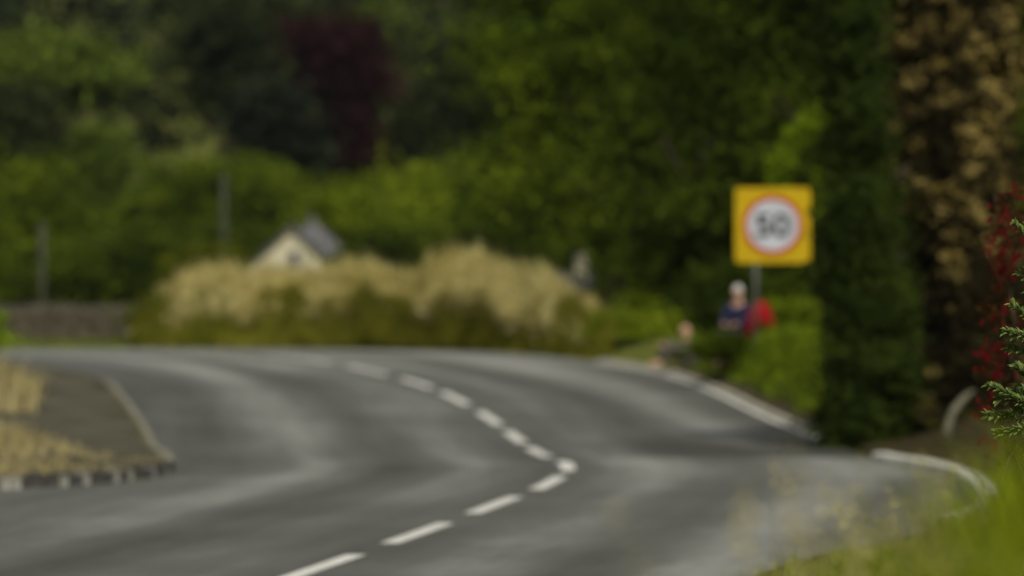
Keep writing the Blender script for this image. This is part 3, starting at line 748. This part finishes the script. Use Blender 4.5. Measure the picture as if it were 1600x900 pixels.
tag(mesh_np('olive_undergrowth', np.vstack([V1, V3]), [F1, F3 + len(V1)], G_olive), 'olive green undergrowth at the foot of the pale grasses', 'grass', kind='stuff')
P = scatter(9000, -40, -7.2, 123, 129, 35, lambda X, Y: Y > np.interp(X, RIGHT[::-1, 0], RIGHT[::-1, 1]) + .3); V, Fc = blades(P, .22, .03, .5, 35, 2)
tag(mesh_np('wall_foot_grass', V, Fc, G_green), 'thin green grass strip at the foot of the stone wall', 'grass', kind='stuff')

# --- shrubs on the far verge
def shrub(x, y, Yd, rx, rz, m, label, n=7000, leaf=.09, seed=50, clump=.25, more=(), group=None):
    X = (x - 800) * Yd / F; b = (X, Yd, gz(X, Yd)); s = Yd / F
    lb = lobes_px([(x, y, rx, rz)] + list(more), b, Yd)
    return tree('shrub', b, (max(l[2] + l[5] for l in lb)), lb, n, leaf, m, label, cat='shrub', group=group, trunk_r=.05, clump=clump, seed=seed, spread=.4, trunk_h=max(l[2] for l in lb), limbs=5, per=40, n_up=.6, fill=.2)
shrub(1015, 520, 110, 85, 50, L_light, 'rounded fresh green shrub left of the grey clothed person', 9000, seed=51, more=[(960, 535, 50, 30), (1075, 520, 40, 42)])
shrub(885, 510, 116, 65, 50, L_olive, 'low olive shrub below the grey roof at the end of the pale grasses', 7000, seed=52, more=[(930, 525, 50, 35)])
shrub(830, 515, 115.8, 70, 36, L_mid, 'spreading green shrub below the right end of the pale grasses', 6000, seed=63)
shrub(640, 500, 121, 36, 48, L_mid, 'upright green shrub dividing the pale grasses in two', 4000, seed=64)
shrub(400, 525, 123.2, 60, 20, L_mid, 'low green shrub under the left part of the pale grasses', 3500, seed=65)
shrub(250, 500, 125.5, 50, 45, L_olive, 'dark olive shrub between the stone wall and the pale grasses', 5000, seed=53)
shrub(735, 510, 117.5, 42, 34, L_mid, 'small dark shrub in front of the taller pale grass', 3000, seed=54)
shrub(570, 515, 121.5, 34, 28, L_mid, 'small green shrub in front of the middle of the pale grasses', 2200, seed=55)
shrub(1125, 545, 97.4, 48, 20, L_bank, 'low leafy shrub on the bank edge in front of the person in navy', 3500, .08, seed=60)
shrub(1240, 505, 101, 70, 40, L_light, 'light green shrub on the bank right of the red rucksack', 5000, seed=56)
shrub(320, 425, 150, 60, 45, L_olive, 'olive bush rising behind the left end of the pale grasses', 6000, .13, 57, .4)
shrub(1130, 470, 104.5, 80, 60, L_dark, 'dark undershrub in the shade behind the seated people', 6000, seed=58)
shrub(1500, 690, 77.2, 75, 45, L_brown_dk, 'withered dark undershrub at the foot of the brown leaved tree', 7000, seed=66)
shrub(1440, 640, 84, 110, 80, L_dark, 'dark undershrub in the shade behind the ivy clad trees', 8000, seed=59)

# --- stone wall, left
def wall():
    a = Vector((-40, 133.5, 0)); bb = Vector((-8.35, 126.9, 0)); n = 100
    root = empty('stone_wall', ((a + bb) / 2).to_tuple()[:2] + (gz(-22, 129),), 'low dark dry stone wall at the far left side of the bend', 'wall')
    L0 = Vector(root.location); mb = MB(); cp = MB(); rr = random.Random(9); dirv = (bb - a).normalized(); nr = Vector((dirv.y, -dirv.x, 0)); ang = math.atan2(dirv.y, dirv.x)
    s = 0; Lw = (bb - a).length
    segs = []
    core = MB()
    for i in range(20):
        p0 = a.lerp(bb, (i + .5) / 20); z = gz(p0.x, p0.y); core.box((p0 - L0 + Vector((0, 0, z + .30 - 0))).to_tuple(), (Lw / 20 + .001 * (i % 2), .34 - .002 * (i % 3), .86), ang)
    core.build('core', M_stone, root)
    for row in range(5):
        s = rr.uniform(0, .3)
        while s < Lw:
            ln = rr.uniform(.25, .6); p0 = a + dirv * (s + ln / 2) + nr * .14; z = gz(p0.x, p0.y) + .08 + row * .165
            mb.box((p0.x - L0.x, p0.y - L0.y, z - L0.z), (ln - .03, .14 + rr.uniform(0, .07), .17), ang + rr.uniform(-.05, .05), rr.uniform(.85, .97)); s += ln
    mb.build('stonework', M_stone, root)
    s = 0
    while s < Lw:
        ln = rr.uniform(.3, .5); p0 = a + dirv * (s + ln / 2); z = gz(p0.x, p0.y) + .82
        cp.box((p0.x - L0.x, p0.y - L0.y, z - L0.z + rr.uniform(-.02, .02)), (ln - .02, .46, .16), ang + rr.uniform(-.05, .05), .85); s += ln
    cp.build('coping', M_cope, root, bevel=.02)
    core_loc = None
wall()

# --- houses
def house_left():
    Yd = 200; s = Yd / F; c = px(455, 425, Yd); g = gz(c.x, Yd) ; root = empty('cottage', (c.x, Yd, g), 'cream gabled cottage with slate roof peeping over the pale grasses', 'house')
    z0 = -g
    apex = px(455, 360, Yd).z - g; eave = apex - 2.5; hw = 2.75
    m = MB(); m.poly([(-hw, 0, -.1), (hw, 0, -.1), (hw, 0, eave), (0, 0, apex), (-hw, 0, eave)], (0, 3.2, 0))
    m.box((.6, 6.35, (eave + .19) / 2), (5.9, 5.8, eave + .19)); m.build('wall', M_render, root)
    r = MB()
    r.poly([(-hw - .25, -.15, eave - .22), (0, -.15, apex + .05), (0, -.15, apex + .17), (-hw - .25, -.15, eave - .1)], (0, 3.6, 0))
    r.poly([(hw + .25, -.15, eave - .22), (0, -.15, apex + .053), (0, -.15, apex + .173), (hw + .25, -.15, eave - .1)], (0, 3.6, 0))
    ap2 = px(478, 344, Yd + 6).z - g; xa = .52 * 1.0
    # steep hipped roof of the main block
    x0, x1, y0, y1, ze = -2.5, 3.7, 3.3, 9.4, eave + .2
    V = [(x0, y0, ze), (x1, y0, ze), (x1, y1, ze), (x0, y1, ze), (xa, 6.2, ap2)]
    r.add(V, [(0, 1, 4), (1, 2, 4), (2, 3, 4), (3, 0, 4), (3, 2, 1, 0)])
    rf = r.build('roof', M_slate, root)
    ch = MB(); ch.box((xa, 6.2, ap2 - .1), (.22, .22, .5)); ch.build('finial', M_slate, rf)
    wz = px(460, 405, Yd).z - g; wx = .1
    f = MB()
    for (cx, cz, sx, sz) in [(wx, wz + .30, .44, .08), (wx, wz - .30, .44, .08), (wx - .18, wz, .08, .52), (wx + .18, wz, .08, .52)]: f.box((cx, -.03, cz), (sx, .08, sz))
    fr = f.build('window', M_wframe, root); p = MB(); p.box((wx, -.012, wz), (.28, .03, .52)); p.build('pane', M_glass, fr)
    for (cx, cz) in [(-1.2, 1.1), (1.2, 1.1)]:
        f = MB()
        for (dx, dz, sx, sz) in [(0, .55, 1.1, .08), (0, -.55, 1.1, .08), (-.51, 0, .08, 1.02), (.51, 0, .08, 1.02)]: f.box((cx + dx, -.03, cz + dz), (sx, .08, sz))
        fr = f.build('window', M_wframe, root); p = MB(); p.box((cx, -.012, cz), (.94, .03, 1.02)); p.build('pane', M_glass, fr)
house_left()
def house_right():
    Yd = 134; c = px(885, 440, Yd); g = gz(c.x, Yd); root = empty('house', (c.x, Yd, g), 'low house with grey slate roof and pale chimney at the end of the pale grasses', 'house')
    ez = px(0, 462, Yd).z - g; rz = px(0, 436, Yd).z - g - .3
    m = MB(); m.poly([(-.6, 0, -.1), (-.6, 0, ez), (-.6, 2.2, rz + .3), (-.6, 4.4, ez), (-.6, 4.4, -.1)], (1.1, 0, 0)); m.build('wall', M_render2, root)
    r = MB(); r.poly([(-.8, -.2, ez - .05), (.66, -.2, ez - .05), (.66, 2.2, rz + .35), (-.8, 2.2, rz + .35)], (0, .03, .1))
    r.poly([(-.8, 4.6, ez - .05), (.66, 4.6, ez - .05), (.66, 2.203, rz + .35), (-.8, 2.203, rz + .35)], (0, -.03, .1)); rf = r.build('roof', M_slate, root)
    k = MB(); ct = px(0, 402, Yd).z - g; k.box((.40, 1.9, (ct + ez) / 2), (.36, .5, ct - ez)); k.box((.40, 1.9, ct), (.44, .58, .1)); ch = k.build('chimney', M_render, rf)
    q = MB(); q.tube([(.40, 1.9, ct + .03), (.40, 1.9, ct + .25)], [.1, .08], 10); q.build('chimney_pot', M_stone, ch)
house_right()

# --- poles
def pole(x, ytop, Yd, r, label):
    X = (x - 800) * Yd / F; g = gz(X, Yd); root = empty('utility_pole', (X, Yd, g), label, 'pole')
    h = px(x, ytop, Yd).z - g; m = MB(); m.tube([(0, 0, -.2), (0, 0, h)], [r, r * .8], 10); m.build('post', M_pole, root, smooth=True)
    c = MB(); c.tube([(0, 0, h - .001), (0, 0, h + .05)], [r * .9, r * .5], 10); c.build('cap', M_pole, root)
pole(350, 275, 152, .085, 'grey wooden utility pole rising left of the cream cottage')
pole(66, 350, 148, .09, 'short grey pole behind the stone wall at the far left')

# --- middle distance trees
def mtree(x, Yd, items, m, label, n=16000, leaf=.22, seed=70, clump=1.0, group=None):
    return ptree('broadleaf_tree', x, Yd, items, n, leaf, m, label, clump=clump, seed=seed, trunk_r=.22, group=group, shell=.5, fill=.10, per=170)
mtree(640, 215, [(600, 340, 110, 70), (690, 300, 90, 70), (540, 330, 60, 50), (620, 390, 120, 50), (740, 350, 60, 80)], L_light, 'light green rounded tree right of the cream cottage', 26000, seed=71)
mtree(775, 190, [(770, 330, 55, 90), (800, 400, 60, 50), (780, 260, 45, 50), (700, 400, 60, 40)], L_mid, 'mid green tree filling the gap between light tree and tall roadside trees', 14000, seed=72)
mtree(420, 225, [(400, 295, 85, 50), (330, 300, 70, 50), (440, 375, 60, 45), (250, 330, 60, 60), (300, 405, 80, 38), (355, 355, 50, 35)], L_mid, 'broad mid green tree behind the grey utility pole', 26000, seed=73)
mtree(40, 205, [(25, 330, 60, 70), (60, 300, 40, 40), (20, 420, 60, 50), (90, 380, 60, 60)], L_mid, 'mid green tree above the stone wall at the far left', 16000, seed=74)
mtree(160, 235, [(160, 300, 60, 95), (150, 235, 45, 40), (185, 400, 70, 50), (130, 370, 60, 60)], L_farlt, 'upright light green tree with narrow top, second from the left', 16000, seed=75)
mtree(215, 175, [(200, 420, 70, 50), (120, 430, 60, 45), (270, 415, 60, 45)], L_dark, 'low dark tree directly behind the stone wall', 12000, seed=76)
mtree(370, 212, [(360, 400, 50, 45), (400, 400, 40, 40)], L_dark, 'small dark tree just left of the cream cottage', 7000, seed=77)
mtree(620, 175, [(600, 415, 70, 40), (700, 405, 70, 42), (820, 420, 60, 40)], L_dark, 'low dark trees mass right behind the pale grass mounds', 12000, seed=78)
mtree(-140, 200, [(-140, 300, 120, 120), (-100, 400, 120, 70)], L_mid, 'green tree just outside the left edge behind the wall', 12000, seed=79)

# --- hillside wood
def wood():
    rg = np.random.default_rng(90); lob = []; lobd = []
    for Yd in np.arange(262, 520, 17):
        half = Yd * 0.125 + 14
        for X in np.arange(-half, half + 14, 7.0):
            X_ = X + rg.uniform(-2.5, 2.5); Y_ = Yd + rg.uniform(-6, 6); g = gz(X_, Y_)
            hgt = rg.uniform(8, 14); r_ = rg.uniform(3, 4.6)
            tgt = lobd if rg.random() < .38 else lob
            if tgt is lobd: tgt.append((X_, Y_, g + hgt * .5, r_ * .6, r_ * .6, hgt * .58))
            else:
                for q in range(3): tgt.append((X_ + rg.normal() * 1.4, Y_ + rg.normal() * 1.2, g + hgt * rg.uniform(.35, .8), r_ * .65, r_ * .65, hgt * .26))
    C, D = crown_points(lob, 150000, 1.3, 40, seed=91, fill=.1); V, Fc = leaves(C, .62, .4, 91, out_dir=D)
    tag(mesh_np('hillside_woodland', V, Fc, L_far), 'shadowy broadleaf wood covering the hillside behind the valley', 'wood', kind='stuff')
    C, D = crown_points(lobd, 70000, 1.2, 40, seed=92, fill=.15); V, Fc = leaves(C, .55, .1, 92, out_dir=D)
    tag(mesh_np('conifer_woodland', V, Fc, L_fardk), 'dark conifers scattered through the hillside wood', 'wood', kind='stuff')
wood()
def htree(x, Yd, items, m, label, n, seed, name='hillside_tree', leaf=.5):
    return ptree(name, x, Yd, items, n, leaf, m, label, clump=1.3, seed=seed, trunk_r=.35, spread=3, shell=.5, fill=.25, per=40)
htree(520, 258, [(515, 95, 82, 58), (500, 140, 66, 52), (550, 170, 68, 80), (565, 235, 52, 62), (470, 110, 40, 45)], L_copper, 'dark purple copper beech standing on the hillside', 22000, 101, 'copper_beech', .4)
htree(105, 262, [(95, 105, 95, 42), (60, 95, 50, 30), (140, 125, 60, 30)], L_farlt, 'light green tree high on the hillside at the upper left', 12000, 102)
htree(385, 256, [(375, 110, 38, 50), (350, 60, 40, 40)], L_far, 'dull green tree left of the copper beech', 9000, 103)
htree(590, 300, [(585, 70, 30, 70)], L_farlt, 'slim pale green tree behind the right side of the copper beech', 5000, 104)
htree(690, 250, [(690, 200, 50, 55), (740, 150, 55, 80), (700, 250, 60, 40)], L_far, 'grey green tree between copper beech and tall roadside trees', 12000, 105)
htree(425, 250, [(425, 200, 42, 75), (440, 260, 40, 50)], L_fardk, 'dark conifer left of the copper beech', 9000, 106)
htree(30, 250, [(20, 190, 50, 50), (60, 240, 50, 40)], L_far, 'dull green tree below the light green hillside tree', 9000, 107)

# --- the sign
def sign():
    Yd = 95.5; s = Yd / F; c = px(1207.5, 352, Yd); g = gz(c.x, Yd); root = empty('speed_sign', (c.x, Yd, g), 'yellow square speed limit sign reading 50 on a grey post', 'sign')
    cz = c.z - g; hw = 59 * s; rad = .07
    import bmesh
    def plate(r_, hw, z0, y0, th, name, m, circ=False, inner=None, parent=None, seg=64):
        pts = []
        if circ: pts = [(math.cos(a) * hw, math.sin(a) * hw) for a in np.linspace(0, 2 * math.pi, seg, endpoint=False)]
        else:
            for (qx, qz, a0) in [(1, 1, 0), (-1, 1, 90), (-1, -1, 180), (1, -1, 270)]:
                for a in np.linspace(a0, a0 + 90, 7): pts.append((qx * (hw - r_) + math.cos(R(a)) * r_, qz * (hw - r_) + math.sin(R(a)) * r_))
        mb = MB()
        if inner is None: mb.poly([(p[0], y0, z0 + p[1]) for p in pts], (0, th, 0))
        else:
            n = len(pts); k = inner / hw
            V = [(p[0], y0, z0 + p[1]) for p in pts] + [(p[0] * k, y0, z0 + p[1] * k) for p in pts] + [(p[0], y0 + th, z0 + p[1]) for p in pts] + [(p[0] * k, y0 + th, z0 + p[1] * k) for p in pts]
            fs = []
            for i in range(n):
                j = (i + 1) % n; fs += [(i, j, j + n, i + n), (i + 2 * n, i + 3 * n, j + 3 * n, j + 2 * n), (i, i + 2 * n, j + 2 * n, j), (i + n, j + n, j + 3 * n, i + 3 * n)]
            mb.add(V, fs)
        return mb.build(name, m, parent)
    pl = plate(rad, hw, cz, 0, .02, 'panel', M_yellow, parent=root)
    plate(0, 40 * s, cz, -.004, .003, 'disc', M_signwhite, True, parent=pl)
    plate(0, 47 * s, cz, -.0065, .006, 'ring', M_signred, True, inner=39.5 * s, parent=pl)
    cu = bpy.data.curves.new('number', 'FONT'); cu.body = '50'; cu.size = .56; cu.align_x = 'CENTER'; cu.align_y = 'CENTER'; cu.extrude = .002; cu.offset = .012
    t = bpy.data.objects.new('number', cu); COL.objects.link(t); bpy.context.view_layer.update()
    me = bpy.data.meshes.new_from_object(t.evaluated_get(bpy.context.evaluated_depsgraph_get())); bpy.data.objects.remove(t)
    me.materials.clear(); me.materials.append(M_signblack)
    me.name = 'number'; o = bpy.data.objects.new('number', me)
    xs = [v.co.x for v in me.vertices]; ys = [v.co.y for v in me.vertices]; mx, my = (max(xs) + min(xs)) / 2, (max(ys) + min(ys)) / 2
    k = (56 * s) / (max(xs) - min(xs)); k2 = (38 * s) / (max(ys) - min(ys))
    for v in me.vertices: v.co = ((v.co.x - mx) * k, (v.co.y - my) * k2, v.co.z)
    o.location = (0, -.0105, cz); o.rotation_euler = (R(90), 0, 0); link(o, pl)
    m = MB(); x_ = (1181 - 1207.5) * s; m.tube([(x_, .055, -.3), (x_, .055, cz + hw - .1)], .032, 12); m.build('post', M_steel, root, smooth=True)
    for dz in (-.35, .35):
        m = MB(); m.box((0, .035, cz + dz), (1.0, .03, .05)); m.build('bracket', M_steel, root)
    root.rotation_euler[2] = R(0)
sign()

# --- people
def skin_body(name, joints, edges, radii, m, parent, root_i=0, sub=2):
    me = bpy.data.meshes.new(name); me.from_pydata(joints, edges, []); me.update()
    o = bpy.data.objects.new(name, me); COL.objects.link(o)
    o.modifiers.new('skin', 'SKIN'); 
    for i, sv in enumerate(me.skin_vertices[0].data):
        r_ = radii[i]; sv.radius = r_ if hasattr(r_, '__len__') else (r_, r_); sv.use_root = (i == root_i)
    su = o.modifiers.new('sub', 'SUBSURF'); su.levels = sub; su.render_levels = sub
    bpy.context.view_layer.update()
    m2 = bpy.data.meshes.new_from_object(o.evaluated_get(bpy.context.evaluated_depsgraph_get())); bpy.data.objects.remove(o)
    m2.name = name; m2.materials.clear(); m2.materials.append(m)
    m2.polygons.foreach_set("use_smooth", np.ones(len(m2.polygons), dtype=bool))
    return link(bpy.data.objects.new(name, m2), parent)

def ellipsoid(c, r_, n=14):
    V, Fs = [], []
    for i in range(n + 1):
        th = math.pi * i / n
        for k in range(2 * n):
            ph = math.pi * k / n; V.append((c[0] + r_[0] * math.sin(th) * math.cos(ph), c[1] + r_[1] * math.sin(th) * math.sin(ph), c[2] + r_[2] * math.cos(th)))
    for i in range(n):
        for k in range(2 * n): Fs.append((i * 2 * n + k, i * 2 * n + (k + 1) % (2 * n), (i + 1) * 2 * n + (k + 1) % (2 * n), (i + 1) * 2 * n + k))
    return V, Fs

def person(loc, rz, label, pose, top_m, leg_m, hair_m, bald=False):
    """facing -Y locally; body one skin mesh (skin), clothes as shells"""
    root = empty('person', loc, label, 'person', rz=rz)
    J = pose
    names = ['pelvis', 'waist', 'chest', 'neck', 'headb', 'headt', 'lsh', 'lel', 'lwr', 'lha', 'rsh', 'rel', 'rwr', 'rha', 'lhip', 'lkn', 'lan', 'lto', 'rhip', 'rkn', 'ran', 'rto']
    E = [('pelvis', 'waist'), ('waist', 'chest'), ('chest', 'neck'), ('neck', 'headb'), ('headb', 'headt'), ('chest', 'lsh'), ('lsh', 'lel'), ('lel', 'lwr'), ('lwr', 'lha'), ('chest', 'rsh'), ('rsh', 'rel'), ('rel', 'rwr'), ('rwr', 'rha'),
         ('pelvis', 'lhip'), ('lhip', 'lkn'), ('lkn', 'lan'), ('lan', 'lto'), ('pelvis', 'rhip'), ('rhip', 'rkn'), ('rkn', 'ran'), ('ran', 'rto')]
    rad = dict(pelvis=.13, waist=.12, chest=.13, neck=.055, headb=.085, headt=.085, lsh=.06, lel=.043, lwr=.028, lha=.035, lhip=.085, lkn=.06, lan=.042, lto=.035)
    for k in list(rad):
        if k[0] == 'l': rad['r' + k[1:]] = rad[k]
    def sub(sel, grow, m, nm):
        ns = [n_ for n_ in names if n_ in sel]; ix = {n_: i for i, n_ in enumerate(ns)}
        return skin_body(nm, [tuple(J[n_]) for n_ in ns], [(ix[a], ix[b]) for a, b in E if a in ix and b in ix], [rad[n_] + grow for n_ in ns], m, root)
    body = sub(names, 0, M_skin, 'body')
    sub(['pelvis', 'waist', 'chest', 'lsh', 'lel', 'lwr', 'rsh', 'rel', 'rwr'], .022, top_m, 'jacket')
    sub(['pelvis', 'lhip', 'lkn', 'lan', 'rhip', 'rkn', 'ran'], .02, leg_m, 'trousers')
    hb, ht = Vector(J['headb']), Vector(J['headt']); c = (hb + ht) / 2 + Vector((0, -.005, .0)); fwd = Vector(J['face']).normalized()
    # face: brow, nose, mouth, ears
    mb = MB(); V, Fs = ellipsoid(c + Vector((0, 0, .01)), (.078, .09, .115)); mb.add(V, Fs)
    V, Fs = ellipsoid(c + fwd * .095 + Vector((0, 0, -.01)), (.014, .018, .024), 6); mb.add(V, Fs)
    sd = fwd.cross(Vector((0, 0, 1))).normalized()
    for q in (-1, 1):
        V, Fs = ellipsoid(c + sd * q * .08, (.014, .018, .03), 6); mb.add(V, Fs)
    hd = mb.build('head', M_skin, root, smooth=True)
    for q in (-1, 1):
        ey = MB()
        V, Fs = ellipsoid(c + fwd * .083 + sd * q * .03 + Vector((0, 0, .015)), (.010, .010, .008), 6); ey.add(V, Fs); ey.build('eye', M_signblack, hd, smooth=True)
    mo = MB(); V, Fs = ellipsoid(c + fwd * .082 + Vector((0, 0, -.055)), (.022, .012, .006), 6); mo.add(V, Fs); mo.build('mouth', M_redcl, hd, smooth=True)
    hr = MB(); V, Fs = ellipsoid(c - fwd * .012 + Vector((0, 0, .035 if not bald else .0)), (.088, .098, .108) if not bald else (.083, .09, .08)); hr.add(V, Fs)
    if not bald: hr.build('hair', hair_m, root, smooth=True)
    for sdn in ('l', 'r'):      # fingers
        wr, ha = Vector(J[sdn + 'wr']), Vector(J[sdn + 'ha']); dv = (ha - wr).normalized(); sv = dv.cross(Vector((0, 0, 1))).normalized()
        fg = MB()
        for k in range(4):
            b0 = ha + sv * (k - 1.5) * .019; Lf = [.065, .075, .07, .055][k]
            fg.tube([b0 - dv * .02, b0 + dv * Lf * .5, b0 + dv * Lf * .85 + Vector((0, 0, -.025))], [.010, .009, .007], 6)
        b0 = ha - dv * .03; fg.tube([b0, b0 + sv * .05 + dv * .02, b0 + sv * .06 + dv * .05], [.012, .010, .008], 6)
        fg.build('fingers', M_skin, root, smooth=True)
    return root

def pose_seated(seat, lean=0, knees=.45, reach=.5, shin=.45):
    J = {}; J['pelvis'] = (0, 0, seat + .1); J['waist'] = (lean * .15, -.01, seat + .27); J['chest'] = (lean * .35, -.03, seat + .47); J['neck'] = (lean * .5, -.04, seat + .62)
    J['headb'] = (lean * .58, -.06, seat + .72); J['headt'] = (lean * .66, -.065, seat + .80); J['face'] = (0, -1, -.1)
    for q, s in (('l', 1), ('r', -1)):
        J[q + 'sh'] = (lean * .4 + s * .19, -.03, seat + .53); J[q + 'el'] = (s * .24 + lean * .2, -.14, seat + .27); J[q + 'wr'] = (s * .12, -.34, seat + .22); J[q + 'ha'] = (s * .08, -.41, seat + .215)
        J[q + 'hip'] = (s * .1, -.04, seat + .08); J[q + 'kn'] = (s * .13, -.46, seat + knees - .37); J[q + 'an'] = (s * .13, -.46 - .02, max(seat + knees - .37 - shin, .08)); J[q + 'to'] = (s * .14, -.62, .045)
    return J
pA = px(1155, 445, 99.6); gA = gz(pA.x, 99.6)
seatA = max(pA.z - .90 - gA, .35)
person((pA.x, 99.6, gA), R(-28), 'white haired person in navy jacket sitting under the yellow sign', pose_seated(seatA, 0, .45), M_navy, M_darkcl, M_hairw)
def chair(loc, rz, seat):
    root = empty('folding_chair', loc, 'dark folding chair under the white haired person in navy', 'chair', rz=rz)
    m = MB(); m.box((0, -.12, seat - .03), (.5, .46, .03)); m.build('seat', M_canvas, root)
    m = MB(); m.box((0, .17, seat + .34), (.5, .03, .34)); m.build('backrest', M_canvas, root)
    for sx in (-1, 1):
        for (y0, y1) in ((-.33, .14), (.14, -.33)):
            m = MB(); m.tube([(sx * .255, y0, 0), (sx * .255, y1, seat - .02)], .012, 6); m.build('leg', M_steel, root)
        m = MB(); m.tube([(sx * .255, .14, seat - .02), (sx * .255, .19, seat + .52)], .012, 6); m.build('back_post', M_steel, root)
chair((pA.x, 99.6, gA), R(-28), seatA)
# second person low on the verge, facing left, knees drawn up
pB = px(1091, 519, 102.6); gB = gz(pB.x, 102.6)
J = {}; hz = pB.z - gB
k_ = hz
J['pelvis'] = (0, .02, .11); J['waist'] = (0, -.02, .22); J['chest'] = (0, -.07, .38); J['neck'] = (0, -.09, .50)
J['headb'] = (0, -.10, .60); J['headt'] = (0, -.11, .68); J['face'] = (.35, -1, 0)
for q, s in (('l', 1), ('r', -1)):
    J[q + 'sh'] = (s * .18, -.08, .43); J[q + 'el'] = (s * .22, -.30, .33); J[q + 'wr'] = (s * .10, -.48, .40); J[q + 'ha'] = (s * .06, -.54, .41)
    J[q + 'hip'] = (s * .1, -.03, .11); J[q + 'kn'] = (s * .12, -.42, .46); J[q + 'an'] = (s * .12, -.58, .09); J[q + 'to'] = (s * .12, -.74, .05)
person((pB.x - .12, 102.6, pB.z - .64), R(-78), 'bald person in grey clothes sitting low on the verge beside the road', J, M_greycl, M_greycl, None, bald=True)

# red rucksack
def rucksack():
    c = px(1188, 492, 98.9); g = gz(c.x, 98.9); root = empty('rucksack', (c.x, 98.9, g), 'red rucksack standing right beside the person in navy', 'bag')
    top = px(1188, 470, 98.9).z - g; h = max(top, .5)
    m = MB(); V, Fs = ellipsoid((0, 0, h / 2), (.26, .15, h / 2), 12); V = [(x * (1.1 if abs(x) < .17 else 1), y, z) for x, y, z in V]; m.add(V, Fs); m.build('pack', M_redcl, root, smooth=True)
    m = MB(); V, Fs = ellipsoid((0, -.13, h * .3), (.13, .07, h * .2), 10); m.add(V, Fs); m.build('pocket', M_redcl, root, smooth=True)
    m = MB(); m.tube([(-.05, 0, h - .02), (-.03, 0, h + .05), (.03, 0, h + .05), (.05, 0, h - .02)], .01, 6); m.build('handle', M_darkcl, root)
    for sx in (-1, 1):
        m = MB(); m.tube([(sx * .08, .10, h * .85), (sx * .1, .2, h * .6), (sx * .1, .16, h * .2)], .018, 6); m.build('strap', M_darkcl, root)
rucksack()
